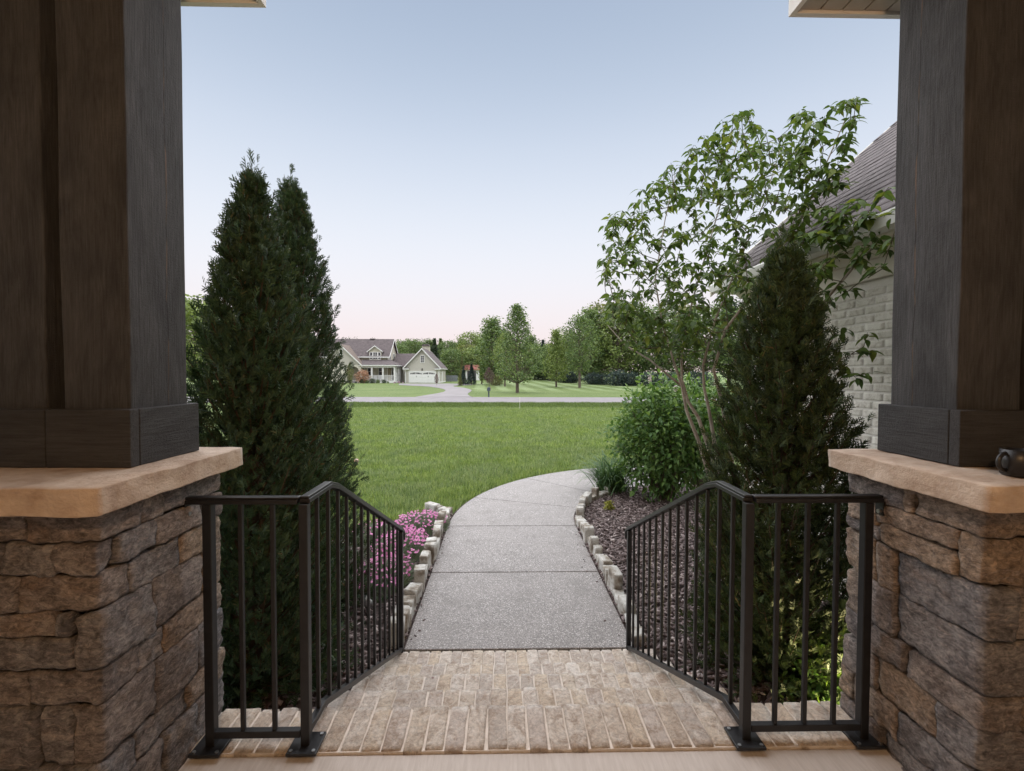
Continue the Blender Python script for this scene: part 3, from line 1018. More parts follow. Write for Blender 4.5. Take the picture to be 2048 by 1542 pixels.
# ------------------------------------------------------------------ porch roof: eave returns, ceiling, gable roof, house wall behind
ZS = 3.602
pr = thing('porch_roof', (.13, .0, ZS), 'gabled porch roof with pale soffit returns above the columns', 'porch roof')
for s, xi in ((-1, -1.045), (1, 1.285)):
    xo = xi + s * 2.6
    xs = sorted((xi, xo))
    MB().box(xs[0], xs[1], 2.135, 2.16, ZS - .012, ZS + .20).build('fascia', MAT['trim_white'], pr)
    ex = sorted((xi, xi + s * .022))
    MB().box(ex[0], ex[1], 1.66, 2.134, ZS - .012, ZS + .20).build('fascia', MAT['trim_white'], pr)
    k = 0
    x = xi + s * .024
    while abs(x - xi) < 2.5:           # soffit boards with shadow gaps
        x2 = x + s * .100
        q = sorted((x, x2))
        o = MB().box(q[0] + .004, q[1] - .004, 1.68, 2.132, ZS + .002, ZS + .012).build('soffit_panel', MAT['soffit'], pr)
        x = x2
    q = sorted((xi + s * .024, xo))
    MB().box(q[0], q[1], 1.60, 2.132, ZS + .014, ZS + .19).build('soffit_backing', MAT['soffit'], pr)
    # roof slope and shingled top
    r0 = (xo + s * .1, ZS + .02)
    r1 = (.12, ZS + 2.45)
    MB().prism([(r0[0], -2.6, r0[1]), (r1[0], -2.6, r1[1]), (r1[0], -2.6, r1[1] + .16), (r0[0] , -2.6, r0[1] + .16)], (0, 4.9, 0)).build('roof_slope', MAT['shingle'], pr)
    # beam carrying the roof, from the column back to the house
    c0 = -1.21 if s < 0 else 1.485
    q = sorted((c0, c0 + s * .24))
    MB().box(q[0], q[1], -2.55, 1.84, 3.87, 4.12).build('beam', MAT['wood_y'], pr, bev=.004)
# bracket under the right return, by the column
MB().box(1.44, 1.475, 1.70, 1.86, 3.60, 3.72).build('bracket', MAT['black_metal'], pr)
MB().prism([(-2.4, -2.6, ZS + .22), (2.66, -2.6, ZS + .22), (.13, -2.6, ZS + 2.40)], (0, .05, 0)).build('gable_wall', MAT['trim_cream'], pr)

hw = MB().box(-3.2, -.45, -2.9, -2.62, -.05, 6.0)
hw.box(.70, 3.2, -2.9, -2.62, -.05, 6.0).box(-.45, .70, -2.9, -2.62, 2.75, 6.0)
ob = thing('entrance_wall', (.13, -2.75, 0), 'pale brick entrance wall of the house behind the porch', 'wall')
hw.box(-3.1, -2.85, -2.615, 1.25, -.05, 5.2)  # unseen left side wall, added to keep side sky light off the porch
hw.build('wall', MAT['wbrick'], ob)
dr = MB().box(-.45, .70, -2.85, -2.80, PORCH, 2.75).build('door', MAT['wood_z'], ob)
MB().tube([(.58, -2.79, 1.62), (.58, -2.73, 1.62), (.50, -2.73, 1.62)], .012, 8).build('handle', MAT['screw'], dr)

# lantern hanging under the porch ceiling, behind the viewer: its warm glow reaches the column fronts
lz = 3.30
lan = thing('porch_lantern', (.13, -.55, lz), 'warm glowing lantern hanging under the porch roof', 'lantern')
MB().tube([(.13, -.55, lz + .22), (.13, -.55, ZS + 2.3)], .008, 8).build('chain', MAT['black_metal'], lan)
MB().tube([(.13, -.55, lz + .17), (.13, -.55, lz + .22)], [.12, .03], 6).build('roof', MAT['black_metal'], lan)
MB().tube([(.13, -.55, lz - .17), (.13, -.55, lz - .15)], .11, 6).build('base', MAT['black_metal'], lan)
for k in range(6):
    a = k * math.pi / 3
    p = (.13 + .105 * math.cos(a), -.55 + .105 * math.sin(a))
    MB().tube([(p[0], p[1], lz - .15), (p[0], p[1], lz + .17)], .006, 4).build('bar', MAT['black_metal'], lan)
ma, nt, b = newmat('lantern_bulb')
b.inputs['Emission Color'].default_value = (1, .62, .30, 1)
b.inputs['Emission Strength'].default_value = 30
b.inputs['Base Color'].default_value = (1, .8, .6, 1)
MB().tube([(.13, -.55, lz - .06), (.13, -.55, lz - .03), (.13, -.55, lz + .03), (.13, -.55, lz + .06)], [.02, .035, .035, .015], 10).build('bulb', ma, lan, smooth=True)
pl = bpy.data.lights.new('lantern_light', 'POINT')
pl.energy = 74
pl.color = (1.0, .58, .28)
pl.shadow_soft_size = .10
plo = bpy.data.objects.new('lantern_light', pl)
link(plo, lan, (.13, -.55, lz - .25))

# mug on the right cap
mg = thing('coffee_mug', (1.545, 1.385, ZC1), 'black mug with its handle to the left on the right pier cap', 'mug')
zc = ZC1 + .002
prof = [(.036, 0), (.040, .004), (.041, .04), (.0415, .078), (.0385, .078), (.037, .01), (.0, .008)]
n = 28
V = [(1.545 + r * math.cos(2 * math.pi * k / n), 1.385 + r * math.sin(2 * math.pi * k / n), zc + h) for (r, h) in prof for k in range(n)]
Fc = [(i * n + k, i * n + (k + 1) % n, (i + 1) * n + (k + 1) % n, (i + 1) * n + k) for i in range(len(prof) - 1) for k in range(n)]
put('body', np_mesh('body', V, Fc, MAT['mug'], True), mg)
hp_ = [(1.545 - .038 - .030 * math.sin(t), 1.385 - .006 * math.sin(t), zc + .041 + .026 * math.cos(t)) for t in np.linspace(.05, math.pi - .05, 11)]
MB().tube(hp_, .0062, 8).build('handle', MAT['mug'], mg, smooth=True)

# ------------------------------------------------------------------ own house wing on the right: whitewashed brick wall, cornice, shingled roof
XW = 3.0
YN, YF = -2.5, 5.80  # unseen near end, lengthened back to close the porch against side sky light
wing = thing('brick_wing', (3.6, 3.4, 0), 'whitewashed brick house wing with cream cornice and shingled roof at right', 'house')
ZT = 2.74                                  # top of the brickwork
MB().box(XW + .004, 7.4, YN, YF - .012, -.05, ZT).build('wall', MAT['wmortar'], wing)
CH, BL = .0705, .212
wb = [rough_block('brick', .09, .200, .0585, 60 + i, .0012, .0035, 4, MAT['wbrick']) for i in range(6)]
rest_v, rest_f = [], []
tv = np.array([(-.045, -.1, -.029), (.045, -.1, -.029), (.045, .1, -.029), (-.045, .1, -.029), (-.045, -.1, .029), (.045, -.1, .029), (.045, .1, .029), (-.045, .1, .029)])
tf = np.array([(3, 2, 1, 0), (4, 5, 6, 7), (0, 1, 5, 4), (1, 2, 6, 5), (2, 3, 7, 6), (3, 0, 4, 7)])
pos, cand = [], []
nc = int(ZT / CH)
for j in range(nc):
    z = (j + .5) * CH
    y = YF - (BL / 2 if j % 2 else BL)
    while y > YN + .1:
        vis = 3.35 < y < 5.2 and z > .95
        (cand if vis else pos).append((XW + .045, y, z))
        y -= BL
cand.sort(key=lambda p: p[1])
for (x, y, z) in cand[:300]:
    put('brick', wb[rs.randrange(6)], wing, (x + rs.uniform(-.0008, .0008), y, z), (0, rs.uniform(-.004, .004), rs.uniform(-.004, .004)))
pos += cand[300:]
# gable end facing the garden
for j in range(nc):
    z = (j + .5) * CH
    x = XW + (.1 if j % 2 else .2)
pos = np.array(pos)
V, Fc = scatter(tv, tf, np.broadcast_to(np.eye(3), (len(pos), 3, 3)), pos)
tag(put('brickwork', np_mesh('brickwork', V, Fc, MAT['wbrick']), wing), kind='stuff')
# gable end wall, above the eaves
XR, ZR = 5.4, 2.92 + 2.62
MB().prism([(XW + .02, YF - .1, ZT), (7.4, YF - .1, ZT), (XR, YF - .1, ZR - .05)], (0, .085, 0)).build('gable_wall', MAT['trim_cream'], wing)
# cornice: frieze, bed mould, soffit, gutter
MB().box(XW - .035, XW + .06, YN, YF + .03, ZT + .003, ZT + .16).build('frieze', MAT['trim_cream'], wing, bev=.004)
MB().prism([(XW - .035, YN, ZT + .16), (XW - .06, YN, ZT + .165), (XW - .13, YN, ZT + .225), (XW - .13, YN, ZT + .24), (XW + .05, YN, ZT + .24), (XW + .05, YN, ZT + .16)], (0, YF - YN + .05, 0)).build('bed_mould', MAT['trim_cream'], wing)
MB().box(XW - .25, XW + .05, YN, YF + .22, ZT + .242, ZT + .258).build('soffit', MAT['trim_cream'], wing)
MB().prism([(XW - .25, YN, ZT + .26), (XW - .345, YN, ZT + .27), (XW - .37, YN, ZT + .35), (XW - .36, YN, ZT + .37), (XW - .25, YN, ZT + .37)], (0, YF - YN + .25, 0)).build('gutter', MAT['trim_white'], wing)
# roof deck and shingles: slope rises to the right
ex, ez = XW - .33, ZT + .372
sl = math.atan2(ZR - ez, XR - ex)
L = math.hypot(ZR - ez, XR - ex)
ux, uz = math.cos(sl), math.sin(sl)
nx_, nz_ = -uz, ux
deck = [(ex, YN, ez), (XR, YN, ZR), (XR - nx_ * .10, YN, ZR - nz_ * .10), (ex - nx_ * .10, YN, ez - nz_ * .10)]
roof = MB().prism(deck, (0, YF + .22 - YN, 0)).build('roof', MAT['shingle'], wing)
MB().prism([(XR, YN, ZR), (8.1, YN, ez), (8.05, YN, ez - .1), (XR, YN, ZR - .12)], (0, YF + .22 - YN, 0)).build('roof_slope', MAT['shingle'], wing)
ra = MB().prism([(ex - .02, YF + .222, ez - .16), (XR, YF + .222, ZR - .17), (XR, YF + .222, ZR), (ex - .02, YF + .222, ez)], (0, .03, 0)).build('rake_board', MAT['trim_cream'], wing)
EXPO, TW = .142, .30
sh = [rough_block('shingle', .17, TW - .006, .009, 90 + i, .0012, .003, 3, MAT['shingle']) for i in range(5)]
sv, extra = [], []
rowi = 0
d = .02
while d < L - .05:
    y = YF + .23 - (TW / 2 if rowi % 2 else TW * .95) - rs.uniform(0, .08)
    while y > YN + .2:
        sv.append((d, y))
        y -= TW
    d += EXPO
    rowi += 1
sv.sort(key=lambda q: abs(q[1] - 4.9) * .8 + q[0] * .35)
M3 = np.array([[ux, 0, nx_], [0, 1, 0], [uz, 0, nz_]])
tilt = .035
rotv = Matrix(((ux, 0, nx_), (0, 1, 0), (uz, 0, nz_))).to_euler()
pe = []
for i, (d, y) in enumerate(sv):
    c = (ex + ux * (d + .07) + nx_ * .007, y, ez + uz * (d + .07) + nz_ * .007)
    if i < 300:
        o = put('shingle', sh[rs.randrange(5)], wing, (c[0] + nx_ * rs.uniform(0, .003), c[1] + rs.uniform(-.004, .004), c[2] + nz_ * rs.uniform(0, .003)),
                (0, -sl + tilt + rs.uniform(-.006, .006), 0))
    else:
        pe.append(c)
tvs = np.array([(-.085, -.147, -.004), (.085, -.147, -.004), (.085, .147, -.004), (-.085, .147, -.004), (-.085, -.147, .004), (.085, -.147, .004), (.085, .147, .004), (-.085, .147, .004)])
ca, sa = math.cos(sl - tilt), math.sin(sl - tilt)
M4 = np.array([[ca, 0, -sa], [0, 1, 0], [sa, 0, ca]])
if pe:
    V, Fc = scatter(tvs, tf, np.broadcast_to(M4, (len(pe), 3, 3)), np.array(pe))
    tag(put('shingling', np_mesh('shingling', V, Fc, MAT['shingle']), wing), kind='stuff')

# ------------------------------------------------------------------ stone edging along the walk
def edging(label, pts, seed):
    r = random.Random(seed)
    t = thing('stone_edging', (pts[0][0], pts[0][1], 0), label, 'edging')
    P = [Vector((x, y, 0)) for x, y in pts]
    i, pos = 0, P[0].copy()
    seg = 0
    dist = [0]
    for a, b in zip(P, P[1:]): dist.append(dist[-1] + (b - a).length)
    s_ = 0.0
    k = 0
    while s_ < dist[-1]:
        w = r.uniform(.10, .21)
        c = s_ + w / 2
        j = max(i_ for i_ in range(len(P) - 1) if dist[i_] <= min(c, dist[-1] - 1e-6))
        f = (c - dist[j]) / (dist[j + 1] - dist[j])
        p = P[j].lerp(P[j + 1], min(f, 1))
        dr_ = (P[j + 1] - P[j]).normalized()
        h = r.choice((.08, .11, .13, .16, .20)) * r.uniform(.9, 1.1)
        me = rough_block('stone', w - .008, r.uniform(.075, .11), h + .06, seed * 13 + k, .0030, .0028, 6, MAT['edging'], .0032)
        put('stone', me, t, (p.x + r.uniform(-.012, .012), p.y, (h - .06) / 2), (r.uniform(-.10, .10), r.uniform(-.09, .09), math.atan2(dr_.y, dr_.x) + r.uniform(-.14, .14)))
        s_ += w
        k += 1
    return t

edging('upright pale split stones edging the left flower bed', [(-.765, 3.36), (-.765, 6.55), (-1.0, 6.68)], 3)
edging('upright pale split stones edging the right mulch bed', [(1.018, 3.36), (1.018, 6.1)] + [(CX - (RI - .07) * math.cos(R(a)), CY + .03 + (RI - .07) * math.sin(R(a))) for a in range(6, 60, 6)], 4)

# ------------------------------------------------------------------ the house beyond the road
def hp(zx, zy, Y):
    return at(680 + zx / 8.533, 660 + zy / 8.533, Y)

fh = thing('far_house', (-20, 93, 0), 'beige two storey house with front porch and attached garage across the road', 'house')

def window(parent, x0, x1, z0, z1, y, nx=2, ny=2, name='window', axis='y', mat='trim_white', fr=.10):
    """window set in a wall facing -y (or +x with axis 'x', where x0, x1 run along y)"""
    mb = MB()
    def b(a0, a1, c0, c1, d0, d1):
        if axis == 'y': mb.box(a0, a1, y + d0, y + d1, c0, c1)
        else: mb.box(y - d1, y - d0, a0, a1, c0, c1)
    b(x0 - fr, x0, z0 - fr, z1 + fr, -.07, .02)
    b(x1, x1 + fr, z0 - fr, z1 + fr, -.07, .02)
    b(x0, x1, z1, z1 + fr, -.07, .02)
    b(x0, x1, z0 - fr, z0, -.09, .02)
    for i in range(1, nx):
        xx = x0 + (x1 - x0) * i / nx
        b(xx - .02, xx + .02, z0, z1, -.045, .0)
    for i in range(1, ny):
        zz = z0 + (z1 - z0) * i / ny
        b(x0, x1, zz - .02, zz + .02, -.043, .0)
    o = mb.build(name, MAT[mat], parent)
    g = MB()
    if axis == 'y': g.box(x0, x1, y - .025, y - .005, z0, z1)
    else: g.box(y + .005, y + .025, x0, x1, z0, z1)
    g.build('pane', MAT['glass'], o)
    return o

def gable_y(parent, xl, xr, ze, zr, y0, y1, th, mat, name='roof'):
    """gable roof, ridge along y"""
    xm = (xl + xr) / 2
    return MB().prism([(xl, y0, ze), (xm, y0, zr), (xr, y0, ze), (xr, y0, ze - th), (xm, y0, zr - th * 1.3), (xl, y0, ze - th)], (0, y1 - y0, 0)).build(name, mat, parent)

def gable_x(parent, x0, x1, yf, yb, ze, zr, th, mat, name='roof'):
    ym = (yf + yb) / 2
    return MB().prism([(x0, yf, ze), (x0, ym, zr), (x0, yb, ze), (x0, yb, ze - th), (x0, ym, zr - th * 1.3), (x0, yf, ze - th)], (x1 - x0, 0, 0)).build(name, mat, parent)

ZG = 0.0
# garage
gx0, gx1 = hp(1108, 0, 90).x, hp(1692, 0, 90).x
gze, gzr = hp(0, 632, 90).z, hp(1400, 318, 90).z
gm = (gx0 + gx1) / 2
MB().prism([(gx0, 90, ZG), (gx1, 90, ZG), (gx1, 90, gze), (gm, 90, gzr - .15), (gx0, 90, gze)], (0, 10, 0)).build('garage_wall', MAT['siding_grey'], fh)
gr = gable_y(fh, gx0 - .35, gx1 + .35, gze - .12, gzr + .12, 89.55, 100.4, .16, MAT['far_roof'], 'garage_roof')
for s in (-1, 1):          # white rake boards and eave returns
    e = gx0 - .36 if s < 0 else gx1 + .36
    MB().prism([(e, 89.50, gze - .40), (gm, 89.50, gzr - .16), (gm, 89.50, gzr + .10), (e, 89.50, gze - .14)], (0, .045, 0)).build('rake_board', MAT['trim_white'], fh)
    q = sorted((e, e - s * 1.15))
    MB().box(q[0], q[1], 89.52, 89.95, gze - .42, gze - .24).build('eave_return', MAT['trim_white'], fh)
    MB().box(q[0] + .02, q[1] - .02, 89.54, 89.94, gze - .238, gze - .14).build('return_roof', MAT['far_roof'], fh)
    q = sorted(((gx0 if s < 0 else gx1), (gx0 if s < 0 else gx1) - s * .16))
    MB().box(q[0], q[1], 89.95, 89.998, ZG, gze - .43).build('corner_board', MAT['trim_white'], fh)
MB().box(gx1 + .003, gx1 + .04, 89.96, 90.15, ZG, gze - .43).build('corner_board', MAT['trim_white'], fh)
MB().box(gx1 + .30, gx1 + .40, 89.6, 100.4, gze - .36, gze - .20).build('gutter', MAT['trim_white'], fh)
MB().box(gx1 + .003, gx1 + .05, 90.2, 99.9, ZG, ZG + .22).build('base_trim', MAT['trim_white'], fh)
MB().box(gx1 + .003, gx1 + .08, 93.4, 94.5, ZG, ZG + 2.1).build('side_door', MAT['trim_white'], fh)
dx0, dx1 = hp(1185, 0, 90).x, hp(1622, 0, 90).x
dzt = hp(0, 712, 90).z
fr = MB().box(dx0 - .16, dx0, 89.93, 89.999, ZG, dzt + .18).box(dx1, dx1 + .16, 89.93, 89.999, ZG, dzt + .18).box(dx0, dx1, 89.93, 89.999, dzt, dzt + .18)
fr.build('garage_door_frame', MAT['trim_white'], fh)
gd = MB().box(dx0, dx1, 89.975, 89.998, ZG, dzt).build('garage_door', MAT['trim_white'], fh)
for i in range(4):
    for j in range(4):
        w = (dx1 - dx0) / 4
        h = (dzt - ZG) / 4
        a, c = dx0 + i * w + .03, ZG + j * h + .02
        if j < 3:
            MB().box(a, a + w - .06, 89.955, 89.975, c, c + h - .04).build('panel', MAT['trim_white'], gd)
        else:
            left = i % 2 == 0     # window with a half arch
            pts = [(a + .05, c + .06)] + [(a + w - .11, c + .06)]
            hi, lo = c + h - .12, c + h - .32
            arc = [(a + w - .11 - (w - .16) * k / 6, (hi - (hi - lo) * (k / 6) ** 2) if left else (lo + (hi - lo) * (1 - (1 - k / 6) ** 2))) for k in range(7)]
            poly = [(p[0], 89.962, p[1]) for p in pts + arc]
            g = MB().prism(poly, (0, .012, 0)).build('window', MAT['glass'], gd)
            mm_ = MB()
            for k in (1, 2, 3):
                xx = a + .05 + (w - .16) * k / 4
                mm_.box(xx - .025, xx + .025, 89.945, 89.961, c + .06, c + h - .14)
            mm_.build('muntin', MAT['trim_white'], gd)
for fx in (.27, .73):
    x = dx0 + (dx1 - dx0) * fx
    MB().box(x - .05, x - .02, 89.93, 89.954, ZG + 1.05, ZG + 1.32).box(x + .02, x + .05, 89.93, 89.954, ZG + 1.05, ZG + 1.32).build('handle', MAT['black_metal'], gd)
window(fh, hp(1378, 0, 90).x, hp(1432, 0, 90).x, hp(0, 548, 90).z, hp(0, 438, 90).z, 90, 2, 4)
lm = MB().tube([(gm, 89.9, hp(0, 690, 90).z), (gm, 89.9, hp(0, 668, 90).z), (gm, 89.9, hp(0, 645, 90).z)], [.06, .11, .03], 6).build('wall_lamp', MAT['black_metal'], fh)
# cupola on the garage roof
cx = hp(1468, 0, 97).x
MB().box(cx - .70, cx + .70, 96.3, 97.7, hp(0, 380, 97).z, hp(0, 268, 97).z).build('chimney', MAT['siding_beige'], fh)
MB().prism([(cx - .85, 96.1, hp(0, 268, 97).z), (cx + .85, 96.1, hp(0, 268, 97).z), (cx + .45, 96.1, hp(0, 240, 97).z), (cx - .45, 96.1, hp(0, 240, 97).z)], (0, 1.7, 0)).build('chimney_cap', MAT['far_roof'], fh)

# main body, ridge along x
mx1 = hp(822, 0, 91.3).x
mx0 = -40.0
mze = hp(0, 428, 91).z
mzr = hp(0, 158, 95).z
MB().prism([(mx0, 91.3, ZG), (mx0, 98.7, ZG), (mx0, 98.7, mze), (mx0, 95, mzr - .2), (mx0, 91.3, mze)], (mx1 - mx0, 0, 0)).build('main_wall', MAT['siding_beige'], fh)
gable_x(fh, mx0 - .4, mx1 + .35, 90.8, 99.2, mze - .25, mzr + .08, .18, MAT['far_roof'], 'main_roof')
for s in (-1, 1):
    ye = 90.78 if s < 0 else 99.22
    MB().prism([(mx1 + .352, ye, mze - .55), (mx1 + .352, 95, mzr - .2), (mx1 + .352, 95, mzr + .06), (mx1 + .352, ye, mze - .27)], (.045, 0, 0)).build('rake_board', MAT['trim_white'], fh)
MB().box(mx0, mx1 + .3, 90.72, 90.80, mze - .46, mze - .28).build('gutter', MAT['trim_white'], fh)
MB().box(mx1 - .16, mx1 + .02, 91.24, 91.298, ZG, mze - .3).build('corner_board', MAT['trim_white'], fh)
window(fh, 92.3, 93.1, hp(0, 505, 92).z, hp(0, 400, 92).z, mx1, 1, 2, axis='x')
window(fh, 95.4, 96.2, hp(0, 472, 95).z, hp(0, 405, 95).z, mx1, 1, 2, axis='x')
MB().box(-26.2, -25.4, 94.7, 95.3, mzr, mzr + .16).build('roof_vent', MAT['far_roof'], fh)
# dormer
dx0_, dx1_ = hp(492, 0, 91).x, hp(702, 0, 91).x
dm = (dx0_ + dx1_) / 2
dz0, dze, dzr = hp(0, 510, 91).z, hp(0, 350, 91).z, hp(0, 272, 91).z
MB().prism([(dx0_, 91.0, dz0), (dx1_, 91.0, dz0), (dx1_, 91.0, dze), (dm, 91.0, dzr - .1), (dx0_, 91.0, dze)], (0, 3, 0)).build('dormer_wall', MAT['siding_beige'], fh)
gable_y(fh, dx0_ - .3, dx1_ + .3, dze - .12, dzr + .12, 90.7, 94.6, .12, MAT['far_roof'], 'dormer_roof')
for s in (-1, 1):
    e = dx0_ - .31 if s < 0 else dx1_ + .31
    MB().prism([(e, 90.65, dze - .32), (dm, 90.65, dzr - .1), (dm, 90.65, dzr + .11), (e, 90.65, dze - .13)], (0, .045, 0)).build('rake_board', MAT['trim_white'], fh)
for (a, b_) in ((512, 548), (566, 634), (652, 688)):
    window(fh, hp(a, 0, 91).x, hp(b_, 0, 91).x, hp(0, 492, 91).z, hp(0, 382, 91).z, 91.0, 2 if a == 566 else 1, 4 if a == 566 else 2, fr=.09)
# porch in front
px0, px1 = hp(345, 0, 88.5).x, hp(928, 0, 88.5).x
pze, pzt = hp(0, 596, 88.3).z, hp(0, 512, 91.2).z
PYF, PYB = 88.5, 94.2
pm = MB()
A = [(px0 - .3, PYF - .35, pze), (px1 + .45, PYF - .35, pze), (mx1 + .03, 91.29, pzt), (px0 - .3, 91.29, pzt)]
pm.face(A)
B = [(px1 + .45, PYF - .35, pze), (px1 + .45, PYB, pze), (mx1 + .03, PYB, pzt), (mx1 + .03, 91.29, pzt)]
pm.face(B)
pro = pm.build('porch_roof', MAT['far_roof'], fh)
so = pro.modifiers.new('solid', 'SOLIDIFY')
so.thickness = .1
MB().box(px0 - .3, px1 + .47, PYF - .43, PYF - .36, pze - .16, pze + .02).box(px1 + .455, px1 + .53, PYF - .35, PYB, pze - .16, pze + .02).build('gutter', MAT['trim_white'], fh)
bz = hp(0, 640, 88.5).z
MB().box(px0, px1 + .12, PYF - .12, PYF + .12, bz, pze - .10).box(px1 - .12, px1 + .12, PYF + .121, PYB, bz, pze - .10).build('porch_beam', MAT['trim_white'], fh)
fz = hp(0, 868, 88.5).z
fz = max(fz, .35)
MB().box(px0, px1 + .15, PYF - .15, 91.29, ZG, fz).box(mx1 + .01, px1 + .15, 91.29, PYB, ZG, fz).build('porch_floor', MAT['trim_white'], fh)
cols = [(hp(q, 0, 88.5).x, PYF) for q in (540, 730)] + [(px1 - .02, PYF), (px1 - .02, 89.9), (px1 - .02, 91.6), (px1 - .02, 93.2)]
for (x, y) in cols:
    MB().box(x - .13, x + .13, y - .11, y + .11, fz + .001, bz - .001).build('porch_column', MAT['trim_white'], fh)
rz0, rz1 = fz + .10, hp(0, 772, 88.5).z
xs_ = [px0 + .1] + [c[0] for c in cols[:3]]
for a, b_ in zip(xs_, xs_[1:]):
    o = MB().box(a + .13, b_ - .13, PYF - .03, PYF + .03, rz1 - .06, rz1).box(a + .13, b_ - .13, PYF - .03, PYF + .03, rz0, rz0 + .06).build('porch_rail', MAT['trim_white'], fh)
    n = int((b_ - a - .3) / .14)
    bl = MB()
    for k in range(n):
        x = a + .2 + k * .14
        bl.box(x, x + .05, PYF - .02, PYF + .02, rz0 + .061, rz1 - .061)
    tag(bl.build('baluster_row', MAT['trim_white'], o), kind='stuff')
for (y0, y1) in ((PYF + .11, 89.79), (90.01, 91.49), (91.71, 93.09)):
    x = px1 - .02
    o = MB().box(x - .03, x + .03, y0, y1, rz1 - .06, rz1).box(x - .03, x + .03, y0, y1, rz0, rz0 + .06).build('porch_rail', MAT['trim_white'], fh)
    bl = MB()
    for k in range(int((y1 - y0) / .14)):
        bl.box(x - .02, x + .02, y0 + .05 + k * .14, y0 + .10 + k * .14, rz0 + .061, rz1 - .061)
    tag(bl.build('baluster_row', MAT['trim_white'], o), kind='stuff')
for (a, b_) in ((475, 523), (664, 716), (385, 410)):
    window(fh, hp(a, 0, 91.3).x, hp(b_, 0, 91.3).x, hp(0, 768, 91.3).z, hp(0, 650, 91.3).z, 91.3, 1, 2)
d1 = MB().box(hp(812, 0, 91.3).x, hp(870, 0, 91.3).x, 91.22, 91.298, fz, hp(0, 655, 91.3).z).build('door', MAT['yellow_door'], fh)
for a in (800, 874):
    MB().box(hp(a, 0, 91.3).x, hp(a + 10, 0, 91.3).x, 91.20, 91.297, fz, hp(0, 655, 91.3).z).build('door_frame', MAT['trim_white'], fh)
MB().box(hp(826, 0, 91.3).x, hp(834, 0, 91.3).x, 91.20, 91.22, fz + .6, hp(0, 665, 91.3).z).build('sidelight', MAT['glass'], d1)
MB().box(hp(850, 0, 91.3).x, hp(858, 0, 91.3).x, 91.20, 91.22, fz + .6, hp(0, 665, 91.3).z).build('sidelight', MAT['glass'], d1)
# porch chairs
for q in (590, 668, 705):
    x = hp(q, 0, 90.2).x
    ch = thing('porch_chair', (x, 90.2, fz), {590: 'white porch chair nearest the entry arch of the far house', 668: 'white porch chair in the middle of the far porch', 705: 'white porch chair beside the middle porch column of the far house'}[q], 'chair', 'white chairs on the far porch')
    MB().box(x - .27, x + .27, 89.95, 90.45, fz + .38, fz + .44).build('seat', MAT['trim_white'], ch)
    MB().box(x - .27, x + .27, 90.40, 90.47, fz + .45, fz + 1.0).build('backrest', MAT['trim_white'], ch)
    for (ax, ay) in ((-.24, 89.99), (.24, 89.99), (-.24, 90.41), (.24, 90.41)):
        MB().box(x + ax - .03, x + ax + .03, ay - .03, ay + .03, fz + .001, fz + .379).build('leg', MAT['trim_white'], ch)
# link between main body and garage
lx0, lx1 = mx1 + .01, gx0 - .01
lze, lzr = hp(0, 604, 92.5).z, hp(0, 398, 96.4).z
MB().box(lx0, lx1, 94.3, 98.4, ZG, lze).build('link_wall', MAT['siding_grey'], fh)
gable_x(fh, lx0 + .4, gx0 + 3.0, 92.6, 100.2, lze - .1, lzr, .15, MAT['far_roof'], 'link_roof')
MB().box(lx1 - .9, lx1, 92.9, 94.3, ZG, lze - .26).build('link_wall', MAT['siding_grey'], fh)
# left front gable with entry arch
ex0, ex1 = hp(-350, 0, 88).x, hp(350, 0, 88).x
eze, ezr = hp(0, 585, 88).z, hp(0, 245, 88).z
em = (ex0 + ex1) / 2
MB().prism([(ex0, 88.2, eze - .05), (ex1, 88.2, eze - .05), (em, 88.2, ezr - .25)], (0, 5, 0)).build('entry_gable', MAT['siding_grey'], fh)
gable_y(fh, ex0 - .35, ex1 + .35, eze - .2, ezr + .1, 87.8, 94.8, .16, MAT['far_roof_tan'], 'entry_roof')
for s in (-1, 1):
    e = ex0 - .36 if s < 0 else ex1 + .36
    MB().prism([(e, 87.74, eze - .46), (em, 87.74, ezr - .18), (em, 87.74, ezr + .09), (e, 87.74, eze - .21)], (0, .05, 0)).build('rake_board', MAT['trim_white'], fh)
wz0, wz1 = hp(0, 425, 88).z, hp(0, 350, 88).z
xw0, xw1 = hp(-20, 0, 88).x, hp(42, 0, 88).x
arc = [((xw0 + xw1) / 2 + (xw1 - xw0) / 2 * math.cos(t), wz1 + (xw1 - xw0) / 2 * math.sin(t)) for t in np.linspace(0, math.pi, 9)]
wa = MB().prism([(p[0], 88.12, p[1]) for p in [(xw0, wz0), (xw1, wz0)] + arc], (0, .075, 0)).build('arched_window', MAT['trim_white'], fh)
cxm = (xw0 + xw1) / 2
MB().prism([(cxm + (p[0] - cxm) * .72, 88.10, wz0 + .1 + (p[1] - wz0) * .82) for p in [(xw0, wz0), (xw1, wz0)] + arc], (0, .018, 0)).build('pane', MAT['glass'], wa)
